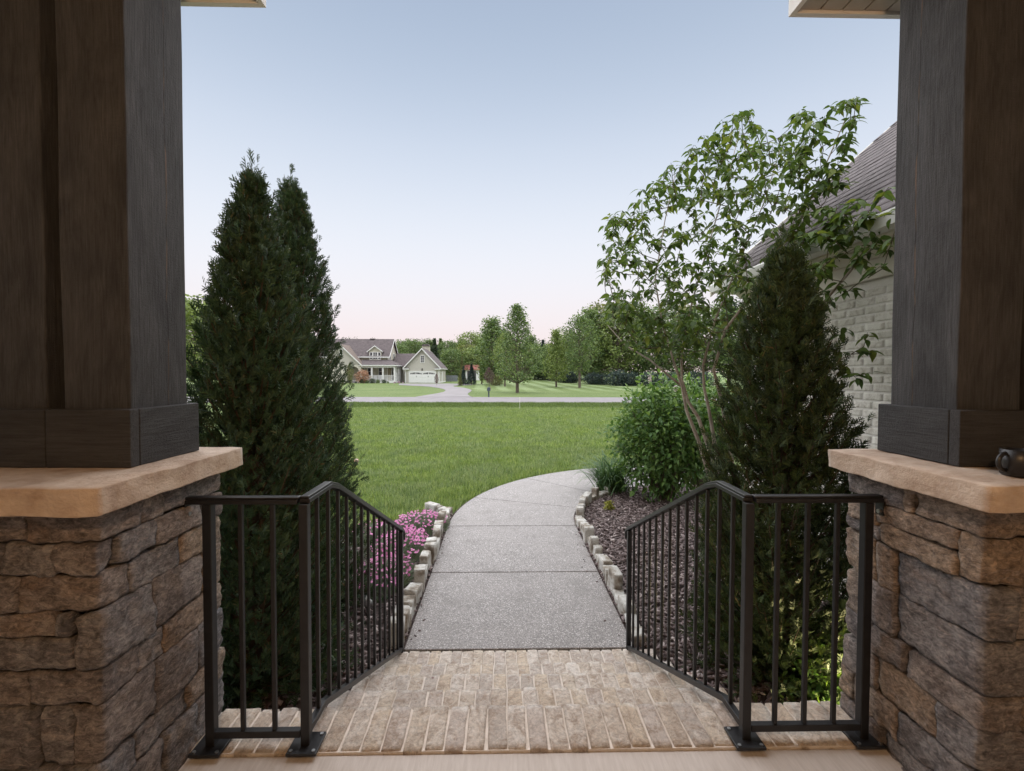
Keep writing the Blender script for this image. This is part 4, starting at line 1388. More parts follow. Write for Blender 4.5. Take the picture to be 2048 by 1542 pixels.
# arch: cream surround with an arched opening
ax0, ax1 = hp(105, 0, 88).x, hp(312, 0, 88).x
az1, azs = hp(0, 618, 88).z, hp(0, 700, 88).z
top = eze - .06
pts = [(ex0, ZG), (ax0, ZG), (ax0, azs)]
amx, ar = (ax0 + ax1) / 2, (ax1 - ax0) / 2
pts += [(amx - ar * math.cos(t), azs + (az1 - azs) * math.sin(t)) for t in np.linspace(.15, math.pi - .15, 11)]
pts += [(ax1, azs), (ax1, ZG), (ex1, ZG), (ex1, top), (ex0, top)]
MB().prism([(p[0], 88.2, p[1]) for p in pts], (0, .3, 0)).build('entry_arch', MAT['trim_cream'], fh)
MB().box(ex0, ex1, 88.51, 91.29, ZG - .001, .4).build('entry_floor', MAT['trim_white'], fh)
for k in range(3):
    MB().box(ax0 - .1, hp(262, 0, 87.6).x, 87.1 + k * .3, 88.19, ZG, .12 * (k + 1)).build('entry_step', MAT['drive'], fh)
MB().box(ax0, ax1, 91.1, 91.29, .401, az1).build('entry_wall', MAT['siding_beige'], fh)

# shed with a red roof, further back
q0, q1 = at(931, 745, 108), at(960, 745, 108)
zs = terr(108)
sh_ = thing('garden_shed', ((q0.x + q1.x) / 2, 108, zs), 'small white shed with red roof among the far trees', 'shed')
zt_ = at(945, 738.5, 108).z
MB().box(q0.x, q1.x, 108, 111, zs - .2, zt_).build('wall', MAT['trim_white'], sh_)
gable_x(sh_, q0.x - .3, q1.x + .3, 107.5, 111.5, zt_ - .05, at(945, 729.5, 109.5).z, .1, MAT['red_roof'], 'roof')
for f_ in (.12, .5):
    x = q0.x + (q1.x - q0.x) * f_
    MB().box(x, x + .75, 107.95, 107.999, zs, zt_ - .35).build('door', MAT['glass'], sh_)
# grey fence to the right of the garage
f0, f1 = at(892, 760, 101), at(914, 760, 101)
fe = thing('picket_fence', ((f0.x + f1.x) / 2, 101, 0), 'grey board fence beside the far garage', 'fence')
x = f0.x
while x < f1.x:
    MB().box(x, x + .15, 101, 101.05, 0, 1.35).build('picket', MAT['fence_grey'], fe)
    x += .165
MB().box(f0.x, f1.x, 101.052, 101.1, .3, .4).box(f0.x, f1.x, 101.052, 101.1, 1.0, 1.1).build('rail', MAT['fence_grey'], fe)

# mailbox by the road
g = ground(977.5, 794.5)
mbx = thing('mailbox', (g.x, g.y, g.z), 'dark mailbox on a post beside the road', 'mailbox')
hgt = 21 * g.y / F
MB().box(g.x - .06, g.x + .06, g.y - .06, g.y + .06, g.z - .1, g.z + hgt * .6).build('post', MAT['mailbox'], mbx)
arc = [(.15 * math.cos(t), .16 * math.sin(t)) for t in np.linspace(0, math.pi, 9)]
bz_ = g.z + hgt * .62
MB().prism([(g.x + p[0], g.y - .3, bz_ + p[1] + .16) for p in arc] + [(g.x - .15, g.y - .3, bz_), (g.x + .15, g.y - .3, bz_)], (0, .55, 0)).build('box', MAT['mailbox'], mbx)
MB().box(g.x + .152, g.x + .17, g.y - .1, g.y, bz_ + .12, bz_ + .40).build('flag', MAT['red_roof'], mbx)

# thin stake near the road
g = ground(1039.5, 818)
sk = thing('marker_stake', (g.x, g.y, g.z), 'thin pale stake standing in the lawn before the road', 'stake')
MB().tube([(g.x, g.y, g.z - .1), (g.x, g.y, g.z + .72)], .010, 6).build('shaft', MAT['trim_cream'], sk)
MB().tube([(g.x, g.y, g.z + .72), (g.x, g.y, g.z + .74)], [.012, .006], 6).build('cap', MAT['trim_cream'], sk)

# ------------------------------------------------------------------ vegetation
rng = np.random.default_rng(12)

def quads_strip(segs):
    """segs: list of (x0,y0,x1,y1,w0,w1[,z]) flat tapered strips -> verts, faces"""
    V, Fc = [], []
    for (x0, y0, x1, y1, w0, w1, *z) in segs:
        dx, dy = x1 - x0, y1 - y0
        l = math.hypot(dx, dy) or 1
        nx, ny = -dy / l, dx / l
        za, zb = (z + [0, 0])[:2] if z else (0, 0)
        n = len(V)
        V += [(x0 + nx * w0, y0 + ny * w0, za), (x0 - nx * w0, y0 - ny * w0, za), (x1 - nx * w1, y1 - ny * w1, zb), (x1 + nx * w1, y1 + ny * w1, zb)]
        Fc.append((n, n + 1, n + 2, n + 3))
    return np.array(V), np.array(Fc)

def frond(seed, curl=.10):
    r = random.Random(seed)
    segs = [(0, 0, 0, .55, .022, .03, 0, curl * .3), (0, .55, 0, 1.0, .03, .012, curl * .3, -curl * .4)]
    for i in range(7):
        y = .10 + .8 * i / 7
        s = 1 if i % 2 else -1
        L = (.46 - .30 * abs(y - .35) / .65) * r.uniform(.75, 1.15)
        a = R(r.uniform(32, 50))
        x1, y1 = s * L * math.sin(a), y + L * math.cos(a)
        z0 = curl * (.3 * y / .55 if y < .55 else .3 - .7 * (y - .55) / .45)
        segs.append((0, y, x1, y1, .055, .022, z0, z0 - L * .35))
        if L > .36:
            xm, ym = x1 * .5, y + (y1 - y) * .5
            segs.append((xm, ym, xm + s * L * .06, ym + L * .5, .028, .012, z0 - L * .15, z0 - L * .3))
    return quads_strip(segs)

def arborvitae(name, base, H, Rm, label, mat, seed, prof, plumes=300, sprays=19, lean=(0, 0), spire=True, size=1.0):
    r = np.random.default_rng(seed)
    t = thing(name, base, label, 'tree', 'arborvitae beside the steps')
    bx, by, bz = base
    tr = [(bx + lean[0] * q, by + lean[1] * q, bz - .05 + q * H * .93) for q in np.linspace(0, 1, 8)]
    MB().tube(tr, [.055 * (1 - .93 * q) + .004 for q in np.linspace(0, 1, 8)], 8).build('trunk', MAT['bark_dark'], t, smooth=True)
    P, D, S, U = [], [], [], []
    br = MB()
    for i in range(plumes):
        u = (i + r.random()) / plumes
        tz = u ** 1.15 * .97
        rad = np.interp(tz, *prof) * Rm * r.uniform(.82, 1.12) - .035 * min(1, tz * 2)
        az = i * 2.39996 + r.normal() * .3
        rise = rad * r.uniform(.75, 1.3) + (.16 if tz > .6 else .06)
        tip = np.array([math.cos(az) * rad, math.sin(az) * rad, tz * H])
        root = np.array([0, 0, max(.05, tz * H - rise)])
        lx = np.array([lean[0] * tz, lean[1] * tz, 0])
        mid = (root + tip) / 2 + np.array([0, 0, -.16 * rad])
        ts = np.linspace(0, 1, 6)
        C = [(1 - q) ** 2 * root + 2 * q * (1 - q) * mid + q * q * tip + lx + np.array([bx, by, bz]) for q in ts]
        br.tube(C, [.008 * (1 - .8 * q) + .001 for q in ts], 3, cap=False)
        ax = tip - mid
        ax = ax / (np.linalg.norm(ax) + 1e-9)
        n = max(9, int(sprays * (.55 + .6 * rad / Rm)))
        for k in range(n):
            q = .22 + .80 * (k + r.random()) / n
            c = (1 - q) ** 2 * root + 2 * q * (1 - q) * mid + q * q * tip + lx + np.array([bx, by, bz])
            side = np.array([-math.sin(az), math.cos(az), 0]) * (1 if k % 2 else -1)
            spread = .95 * (1 - q) + .38
            d = ax * 1.0 + side * spread * r.uniform(.2, 1) + np.array([0, 0, r.uniform(-.05, .45)]) + r.normal(size=3) * .22
            P.append(c + r.normal(size=3) * .015)
            D.append(d)
            S.append(size * r.uniform(.050, .098) * (1.0 if tz < .85 else .85))
            U.append(np.array([math.cos(az) * .5, math.sin(az) * .5, .9]) + r.normal(size=3) * .55)
    if spire:
        for k in range(80):
            q = r.uniform(.80, 1.03)
            P.append(np.array([bx + lean[0] * q, by + lean[1] * q, bz + H * q * .97]) + r.normal(size=3) * .018)
            D.append(np.array([r.normal() * .3, r.normal() * .3, 1.0]))
            S.append(size * r.uniform(.045, .085))
            U.append(r.normal(size=3))
    br.build('branches', MAT['bark_dark'], t)
    for k in range(4600):             # close outer layer of upright sprays
        tz = r.random() ** .85 * .95
        az = r.uniform(0, 2 * math.pi)
        wv = 1 + .05 * math.sin(az * 5 + tz * 23) + .04 * math.sin(az * 3 - tz * 41)
        rad = max(.008, np.interp(tz, *prof) * Rm * r.uniform(.72, .95) * wv - .055 * min(1, tz * 2))
        o_ = np.array([math.cos(az), math.sin(az), 0])
        P.append(np.array([bx, by, bz + tz * H]) + o_ * rad + np.array([lean[0] * tz, lean[1] * tz, 0]))
        D.append(o_ * r.uniform(.25, .95) + np.array([0, 0, r.uniform(.35, 1.0)]) + r.normal(size=3) * .25)
        S.append(size * r.uniform(.05, .10))
        U.append(o_ + np.array([0, 0, -.2]) + r.normal(size=3) * .5)
    P, D, S, U = map(np.array, (P, D, S, U))
    D = D / np.linalg.norm(D, axis=1, keepdims=True)
    x = np.cross(D, U)
    x /= np.linalg.norm(x, axis=1, keepdims=True) + 1e-9
    z = np.cross(x, D)
    Mx = np.stack([x, D, z], axis=2) * S[:, None, None]
    Vs, Fs, off = [], [], 0
    for v in range(4):
        tv_, tf_ = frond(seed * 10 + v)
        sel = np.arange(len(P)) % 4 == v
        V, Fc = scatter(tv_, tf_, Mx[sel], P[sel])
        Vs.append(V)
        Fs.append(Fc + off)
        off += len(V)
    o = put('foliage', np_mesh('foliage', np.concatenate(Vs), np.concatenate(Fs), mat), t)
    tag(o, kind='stuff')
    return t

PL = ([0, .06, .2, .45, .6, .72, .81, .90, .96, 1.0], [1.12, 1.10, 1.04, .90, .76, .60, .46, .28, .16, .08])
PRr = ([0, .06, .25, .44, .63, .82, .93, 1.0], [1.02, 1.03, 1.0, .92, .74, .47, .24, .10])
arborvitae('arborvitae', (-1.57, 2.98, 0), 3.30, .49, 'taller arborvitae left of the steps, nearer the column', MAT['arbor'], 3, PL, 390, 25, (.03, 0))
arborvitae('arborvitae', (-1.72, 3.92, 0), 3.62, .55, 'arborvitae left of the steps, the one nearer the lawn', MAT['arbor'], 8, PL, 390, 25, (.01, 0))
arborvitae('arborvitae', (1.87, 3.14, 0), 2.90, .56, 'single shorter arborvitae behind the right railing', MAT['arbor_r'], 15, PRr, 370, 26, (.0, 0), True)

# -- leaves and branching for the garden shrubs and trees
def leaf_template(w=.42, droop=.35, fold=.18):
    V, Fc = [], []
    rows = [(0, .02), (.18, .72), (.42, 1.0), (.68, .78), (.88, .34)]
    for (y, k) in rows:
        z = -droop * y * y
        V += [(-w / 2 * k, y, z + fold * k * w), (0, y, z), (w / 2 * k, y, z + fold * k * w)]
    V.append((0, 1.04, -droop * 1.1))
    for i in range(len(rows) - 1):
        a = i * 3
        Fc += [(a, a + 1, a + 4, a + 3), (a + 1, a + 2, a + 5, a + 4)]
    n = len(V) - 1
    a = (len(rows) - 1) * 3
    Fc += [(a, a + 1, n, n), (a + 1, a + 2, n, n)]
    T = []
    for q in Fc:
        T.append((q[0], q[1], q[2]))
        if q[3] != q[2]: T.append((q[0], q[2], q[3]))
    return np.array(V), np.array(T)

def grow(tips, skel, droop=0.0, rise=.25, maxlen=1.6):
    """joins every tip to the nearest lower skeleton node; skel: list of (point, radius). Returns branch polylines"""
    nodes = [np.array(p) for p, _ in skel]
    out = []
    order = sorted(range(len(tips)), key=lambda i: min(np.linalg.norm(tips[i] - n) for n in nodes))
    for i in order:
        tp = tips[i]
        A = np.array(nodes)
        dv = tp - A
        dist = np.linalg.norm(dv, axis=1)
        cost = dist + 3.0 * np.maximum(0, .12 * dist + .02 - dv[:, 2])
        j = int(np.argmin(cost))
        s = A[j]
        mid = s * .5 + tp * .5 + np.array([0, 0, -.08 * dist[j]]) + rng.normal(size=3) * .02
        pts = [s, mid * .75 + (s * .5 + tp * .5) * .25, tp]
        out.append(pts)
        nodes += [s * .66 + tp * .34 + np.array([0, 0, -.05 * dist[j]]), s * .33 + tp * .67 + np.array([0, 0, -.04 * dist[j]])]
    return out

def poly_sample(poly, n, r):
    P = np.array(poly, float)
    lo, hi = P.min(0), P.max(0)
    out = []
    while len(out) < n:
        c = r.uniform(lo, hi, size=(n, 2))
        out += list(c[in_poly(c[:, 0], c[:, 1], poly)])
    return np.array(out[:n])

# -- dogwood
DB = Vector((2.45, 5.0, 0))
dog = thing('dogwood_tree', DB, 'open multi-stemmed dogwood tree with pale trunks beside the brick wing', 'tree')
stems = [
    [(2.45, 5.0, 0), at(1414, 936, 5.0), at(1397, 882, 5.0), at(1373, 821, 5.0), at(1364, 773, 5.05), at(1346, 718, 5.05), at(1325, 650, 5.1), at(1310, 560, 5.15), at(1330, 440, 5.15), at(1350, 350, 5.2)],
    [(2.47, 5.06, 0), at(1424, 915, 5.1), at(1397, 836, 5.2), at(1376, 803, 5.2), at(1364, 760, 5.25), at(1362, 700, 5.3), at(1385, 600, 5.3), at(1420, 480, 5.3), at(1455, 360, 5.2), at(1480, 260, 5.2)],
    [(2.52, 5.04, 0), at(1436, 930, 5.05), at(1425, 860, 5.0), at(1417, 815, 5.0), at(1408, 776, 4.95), at(1406, 730, 4.9), at(1430, 640, 4.8), at(1480, 520, 4.75), at(1530, 400, 4.7), at(1560, 300, 4.7)],
    [(2.55, 5.0, 0), at(1462, 900, 4.95), at(1440, 790, 4.9), at(1427, 740, 4.85), at(1450, 660, 4.7), at(1540, 540, 4.5), at(1610, 420, 4.4), at(1660, 310, 4.35), at(1690, 240, 4.35)],
    [(2.56, 4.96, 0), at(1500, 880, 4.7), at(1540, 760, 4.5), at(1600, 660, 4.2), at(1660, 590, 4.0), at(1720, 520, 3.75), at(1765, 450, 3.55)],
    [at(1364, 773, 5.05), at(1300, 720, 5.3), at(1250, 690, 5.4), at(1215, 650, 5.5)],
]
skel = []
for st_ in stems:
    st_ = [Vector(p) for p in st_]
    MB().tube(st_, [(.024 if len(st_) > 5 else .011) * (1 - i / len(st_)) ** 1.25 + .0022 for i in range(len(st_))], 8).build('trunk', MAT['bark_pale'], dog, smooth=True)
    for a, b_ in zip(st_[4:] if len(st_) > 5 else st_[1:], st_[5:] if len(st_) > 5 else st_[2:]):
        for q in (0, .33, .66):
            skel.append((a.lerp(b_, q), .01))
hull_main = [(1192, 520), (1215, 430), (1262, 395), (1322, 335), (1385, 285), (1440, 240), (1475, 210), (1522, 225), (1560, 300), (1590, 205), (1640, 240), (1668, 195), (1738, 190), (1725, 235), (1690, 330),
             (1700, 400), (1660, 520), (1590, 600), (1480, 640), (1400, 680), (1330, 700), (1250, 690), (1185, 625), (1215, 580)]
pts = poly_sample(hull_main, 640, rng)
tips = []
for (x, y) in pts:
    if x > 1600:
        Y = rng.uniform(4.0, 4.5)
    else:
        Y = 5.0 + rng.normal() * .55 - .0012 * (x - 1400)
        Y = min(max(Y, 3.9), 6.3)
    p = at(x, y, Y)
    if p.x > 2.62 and p.z < 3.2 + (p.x - 2.6): p = at(x, y, Y * 2.55 / p.x)
    tips.append(np.array(p))
hull_right = [(1600, 470), (1700, 400), (1790, 365), (1803, 430), (1795, 540), (1740, 560), (1690, 590), (1640, 650), (1590, 640)]
for (x, y) in poly_sample(hull_right, 46, rng):
    Y = rng.uniform(3.35, 3.9)
    p = at(x, y, Y)
    if p.x > 2.6: p = at(x, y, Y * 2.58 / p.x)
    tips.append(np.array(p))
for (x, y, Y) in [(1690, 655, 3.7), (1735, 665, 3.6), (1745, 700, 3.55), (1715, 700, 3.6), (1690, 740, 3.7), (1740, 745, 3.55), (1715, 760, 3.6), (1660, 690, 3.8), (1680, 705, 3.7)]:
    tips.append(np.array(at(x, y, Y)))
    skel.append((at(1630, 720, 4.1), .01))
low = [(1190, 600), (1300, 680), (1340, 720), (1460, 690), (1480, 640), (1240, 600)]
for (x, y) in poly_sample(low, 70, rng):
    tips.append(np.array(at(x, y, 5.2 + rng.normal() * .5)))
brs = grow(tips, skel)
bm_ = MB()
for p3 in brs:
    l = np.linalg.norm(p3[2] - p3[0])
    bm_.tube(p3, [.0032 + .004 * min(l, 1), .003 + .002 * min(l, 1), .0016], 4, cap=False)
bm_.build('twigs', MAT['twig'], dog, smooth=True)
LT = leaf_template(.50, .45, .12)
P, D, S = [], [], []
for p3 in brs:
    tp = p3[2]
    ax = p3[2] - p3[1]
    ax = ax / (np.linalg.norm(ax) + 1e-9)
    l = np.linalg.norm(p3[2] - p3[0])
    a0 = rng.uniform(0, 6.28)
    n = rng.integers(5, 7)
    for k in range(n):
        a = a0 + k * 2.4
        P.append(tp + np.array([math.cos(a), math.sin(a), 0]) * .012 - ax * (.012 * k))
        D.append([math.cos(a), math.sin(a), rng.uniform(-.75, .30)])
        S.append(rng.uniform(.055, .106))
    if l > .22:
        for q in np.arange(.35, .95, .17):
            for s in (0, math.pi):
                if rng.random() < .50:
                    a = rng.uniform(0, 6.28) + s
                    c = p3[0] * (1 - q) ** 2 + 2 * q * (1 - q) * p3[1] + q * q * tp
                    P.append(c)
                    D.append([math.cos(a), math.sin(a), rng.uniform(-.7, .2)])
                    S.append(rng.uniform(.055, .095))
P, D, S = map(np.array, (P, D, S))
Mx = frames(D, rng, (0, 0, 1), rng.normal(size=len(D)) * .35) * S[:, None, None]
V, Fc = scatter(*LT, Mx, P)
tag(put('foliage', np_mesh('foliage', V, Fc, MAT['dogwood'], True), dog), kind='stuff')

# -- leafy shrubs
def shrub(name, label, base, center, rad, nleaf, lsize, mat, cat='shrub', stems_n=12, group=None, flowers=None, lw=.45, seed=1, shell=.55, stemmat='bark', tubew=.008):
    r = np.random.default_rng(seed)
    t = thing(name, base, label, cat, group)
    c, rad = np.array(center, float), np.array(rad, float)
    nb = max(12, nleaf // 22)
    d = r.normal(size=(nb, 3))
    d /= np.linalg.norm(d, axis=1, keepdims=True)
    q = c + d * rad * (r.random((nb, 1)) ** .33 * (1 - shell * .3) + shell * .3 * r.random((nb, 1)))
    q[:, 2] = np.maximum(q[:, 2], base[2] + .05)
    mb = MB()
    for i in range(nb):
        if i < stems_n * 6:
            s0 = np.array(base) + np.array([r.normal() * .06, r.normal() * .06, 0]) * min(1, rad[0] * 2)
            mid = s0 * .45 + q[i] * .55 + np.array([0, 0, .08 * rad[2]])
            mb.tube([s0, mid, q[i]], [tubew * 1.2, tubew * .8, tubew * .3], 4, cap=False)
    mb.build('stems', MAT[stemmat], t)
    idx = r.integers(0, nb, nleaf)
    P = q[idx] + r.normal(size=(nleaf, 3)) * rad * .13
    out = (P - c) / rad
    D = out * .6 + r.normal(size=(nleaf, 3)) * .55 + np.array([0, 0, .05])
    S = r.uniform(.7, 1.25, nleaf) * lsize
    Mx = frames(D, r, (0, 0, 1), r.normal(size=nleaf) * .5) * S[:, None, None]
    V, Fc = scatter(*leaf_template(lw, .3, .12), Mx, P)
    tag(put('foliage', np_mesh('foliage', V, Fc, MAT[mat]), t), kind='stuff')
    if flowers:
        n, fs, fm = flowers
        sel = q[np.argsort(-out_len(q, c, rad))[:max(4, n * 3)]]
        sel = sel[r.permutation(len(sel))[:n]]
        k = 60
        P = (sel[:, None, :] + np.array([0, 0, rad[2] * .14]) + r.normal(size=(n, k, 3)) * np.array([.28, .28, .5]) * fs).reshape(-1, 3)
        D = r.normal(size=(len(P), 3))
        Mx = frames(D, r) * (fs * .35)
        V, Fc = scatter(*leaf_template(.9, 0, 0), Mx, P)
        tag(put('blossoms', np_mesh('blossoms', V, Fc, MAT[fm]), t), kind='stuff')
    return t

def out_len(q, c, rad):
    return np.linalg.norm((q - c) / rad, axis=1) + (q[:, 2] - c[2]) / rad[2]

g = at(1330, 880, 7.3)
shrub('lilac_bush', 'leafy green lilac bush at the bend of the walkway', (2.52, 7.3, 0), (g.x, 7.25, .98), (.80, .66, .90), 7500, .088, 'lilac', flowers=(3, .045, 'lilac_flower'), seed=5, stems_n=18, tubew=.011)
shrub('weeping_shrub', 'yellow green leafy shrub behind the dogwood trunks', (3.25, 7.55, 0), (3.15, 7.55, 1.15), (.75, .5, .75), 3600, .085, 'lilac', flowers=(2, .045, 'lilac_flower'), seed=6)
g = ground(1219, 1022)
shrub('golden_barberry', 'tiny golden shrub alone in the right mulch bed', (g.x, g.y, 0), (g.x, g.y, .075), (.10, .10, .08), 420, .028, 'gold', stems_n=6, seed=9, tubew=.002)
shrub('low_green_shrub', 'low green shrub at the foot of the right arborvitae', (1.92, 2.80, 0), (2.0, 2.80, .17), (.27, .22, .19), 1300, .045, 'lilac', stems_n=8, seed=10, tubew=.004)

# -- daylily clump
g = ground(1222, 986)
dl = thing('daylily_clump', (g.x, g.y, 0), 'arching clump of strap leaves where the walkway bends', 'plant')
n = 420
az = rng.uniform(0, 2 * math.pi, n)
L = rng.uniform(.55, .95, n)
el_ = rng.uniform(.9, 1.45, n)
V, Fc = [], []
for i in range(n):
    b0 = np.array([g.x + rng.normal() * .10, g.y + rng.normal() * .08, 0.0])
    dirh = np.array([math.cos(az[i]), math.sin(az[i]), 0])
    sd_ = np.array([-dirh[1], dirh[0], 0])
    p = b0.copy()
    a = el_[i]
    k0 = len(V)
    m_ = 7
    bend = rng.uniform(.22, .42)
    for k in range(m_):
        w = .0095 * (1 - (k / (m_ - 1)) ** 2.2) + .0012
        V += [p - sd_ * w, p + sd_ * w]
        p = p + (dirh * math.cos(a) + np.array([0, 0, math.sin(a)])) * (L[i] / (m_ - 1))
        p[2] = max(p[2], .01)
        a -= bend * (.4 + k * .22)
    for k in range(m_ - 1):
        Fc.append((k0 + 2 * k, k0 + 2 * k + 1, k0 + 2 * k + 3, k0 + 2 * k + 2))
tag(put('leaves', np_mesh('leaves', V, Fc, MAT['daylily']), dl), kind='stuff')
MB().tube([(g.x, g.y, -.02), (g.x, g.y, .04)], [.11, .05], 9).build('crown', MAT['soil'], dl)

# -- pink dianthus mounds in the left bed
def dianthus(x, y, rx, ry, h, nf, label, seed):
    r = np.random.default_rng(seed)
    t = thing('dianthus_plant', (x, y, 0), label, 'flowers', 'pink dianthus in the left bed')
    n = int(5200 * rx * ry / .06)
    a = r.uniform(0, 2 * math.pi, n)
    q = np.sqrt(r.random(n))
    P = np.stack([x + rx * q * np.cos(a), y + ry * q * np.sin(a), h * .55 * (1 - q ** 2) * r.random(n)], 1)
    D = np.stack([np.cos(a) * q + r.normal(size=n) * .4, np.sin(a) * q + r.normal(size=n) * .4, r.uniform(.5, 1.5, n)], 1)
    tv_, tf_ = quads_strip([(0, 0, 0, .5, .03, .04, 0, .0), (0, .5, 0, 1, .04, .005, 0, -.08)])
    V, Fc = scatter(tv_, tf_, frames(D, r) * r.uniform(.05, .10, n)[:, None, None], P)
    tag(put('foliage', np_mesh('foliage', V, Fc, MAT['dianthus_leaf']), t), kind='stuff')
    a = r.uniform(0, 2 * math.pi, nf)
    q = np.sqrt(r.random(nf)) * 1.05
    P = np.stack([x + rx * q * np.cos(a), y + ry * q * np.sin(a), h * (.75 + .35 * r.random(nf)) * (1 - .35 * q ** 2)], 1)
    V5, F5 = [], []
    for k in range(5):
        an = k * 2 * math.pi / 5
        c_, s_ = math.cos(an), math.sin(an)
        n0 = len(V5)
        for (u, v, w) in ((0, 0, 0), (.45, .7, .06), (0, 1.0, .02), (-.45, .7, .06)):
            V5.append((u * c_ - v * s_, u * s_ + v * c_, w))
        F5.append((n0, n0 + 1, n0 + 2, n0 + 3))
    N_ = np.stack([r.normal(size=nf) * .5, -.45 + r.normal(size=nf) * .5, np.ones(nf)], 1)
    N_ /= np.linalg.norm(N_, axis=1, keepdims=True)
    x_ = np.cross(N_, r.normal(size=(nf, 3)))
    x_ /= np.linalg.norm(x_, axis=1, keepdims=True)
    Mx = np.stack([x_, np.cross(N_, x_), N_], axis=2) * r.uniform(.012, .017, nf)[:, None, None]
    V, Fc = scatter(V5, F5, Mx, P)
    tag(put('flowers', np_mesh('flowers', V, Fc, MAT['dianthus']), t), kind='stuff')
    sm = MB()
    for i in range(nf):
        sm.tube([(P[i][0] * .9 + x * .1, P[i][1] * .9 + y * .1, .02), tuple(P[i])], .0014, 3, cap=False)
    sm.build('flower_stems', MAT['dianthus_leaf'], t)
dianthus(-1.04, 6.00, .32, .42, .17, 240, 'pink dianthus mound at the lawn end of the left bed', 21)
dianthus(-1.12, 5.22, .30, .46, .18, 300, 'pink dianthus mound in the middle of the left bed', 22)
dianthus(-1.13, 4.50, .25, .42, .17, 220, 'pink dianthus mound nearest the steps behind the left railing', 23)
dianthus(-1.50, 5.62, .26, .30, .20, 90, 'greyer sparsely flowering dianthus mound beside the left arborvitae', 24)

# -- small landscape spotlight in each bed; the right one is lit
def spotlight(x, y, label, lit, aim):
    t = thing('garden_spotlight', (x, y, 0), label, 'spotlight', 'garden spotlights')
    MB().tube([(x, y, -.1), (x, y, .10)], .010, 6).build('stake', MAT['black_metal'], t)
    a = Vector(aim).normalized()
    p = Vector((x, y, .13))
    MB().tube([p - a * .05, p - a * .02, p + a * .05], [.018, .032, .036], 12).build('head', MAT['black_metal'] if lit else MAT['screw'], t)
    if lit:
        ma, nt, b = newmat('spotlight_lens')
        b.inputs['Emission Color'].default_value = (1, .80, .42, 1)
        b.inputs['Emission Strength'].default_value = 12
        MB().tube([p + a * .051, p + a * .053], .030, 12).build('lens', ma, t)
        sl_ = bpy.data.lights.new('spotlight_light', 'SPOT')
        sl_.energy = 60
        sl_.color = (1, .84, .42)
        sl_.spot_size = R(95)
        sl_.spot_blend = .6
        sl_.shadow_soft_size = .03
        so_ = bpy.data.objects.new('spotlight_light', sl_)
        link(so_, t, p + a * .06)
        so_.rotation_euler = a.to_track_quat('-Z', 'Y').to_euler()
spotlight(2.30, 2.42, 'lit garden spotlight at the foot of the right arborvitae', True, (-.75, .45, .30))
g = ground(735, 1236)
spotlight(g.x, g.y, 'small grey garden spotlight in the left bed', False, (-.6, -.3, .7))

# -- mulch chips
def chips(name, label, poly, n, seed, dens=None):
    r = np.random.default_rng(seed)
    P2 = poly_sample(poly, n, r)
    keep = ~in_walk(P2[:, 0], P2[:, 1], .015) & ~((P2[:, 1] < 3.34) & (P2[:, 0] > SX0 - .02) & (P2[:, 0] < SX1 + .02))
    P2 = P2[keep]
    n = len(P2)
    P = np.column_stack([P2, .018 + .022 * r.random(n)])
    a = r.uniform(0, 2 * math.pi, n)
    D = np.stack([np.cos(a), np.sin(a), r.normal(size=n) * .28], 1)
    Mx = frames(D, r, (0, 0, 1), r.normal(size=n) * .5)
    S = np.stack([r.uniform(.005, .013, n), r.uniform(.014, .038, n), r.uniform(.002, .005, n)], 1)
    Mx = Mx * S[:, None, :]
    tvc = np.array([(-1, -1, -1), (1, -.8, -1), (.8, 1, -1), (-.9, .9, -1), (-.9, -1, 1), (1, -.9, 1), (.7, 1, 1), (-.8, .8, 1)], float)
    V, Fc = scatter(tvc, tf[1:], Mx, P)
    o = put(name, np_mesh(name, V, Fc, MAT['chip']), None)
    tag(o, label, 'mulch', kind='stuff')
chips('bark_mulch', 'dark bark mulch covering the right bed', RB, 20000, 31)
chips('bark_mulch', 'dark bark mulch among the flowers of the left bed', LB, 10000, 32)

# -- bits of bark and dry leaf strewn on the walk and the steps
r = np.random.default_rng(77)
n = 46
sd0 = np.where(r.random(n) < .5, WX0 + np.abs(r.normal(size=n)) * .05 + .01, WX1 - np.abs(r.normal(size=n)) * .05 - .01)
P = np.stack([sd0, r.uniform(3.36, 6.0, n), np.full(n, .029)], 1)
a = r.uniform(0, 2 * math.pi, n)
Mx = frames(np.stack([np.cos(a), np.sin(a), np.zeros(n)], 1), r, (0, 0, 1)) * np.stack([r.uniform(.002, .006, n), r.uniform(.004, .014, n), r.uniform(.001, .003, n)], 1)[:, None, :]
V, Fc = scatter([(-1, -1, -1), (1, -.8, -1), (.8, 1, -1), (-.9, .9, -1), (-.9, -1, 1), (1, -.9, 1), (.7, 1, 1), (-.8, .8, 1)], tf[1:], Mx, P)
tag(put('leaf_litter', np_mesh('leaf_litter', V, Fc, MAT['chip']), None), 'bits of bark strewn along the walkway edges', 'litter', kind='stuff')

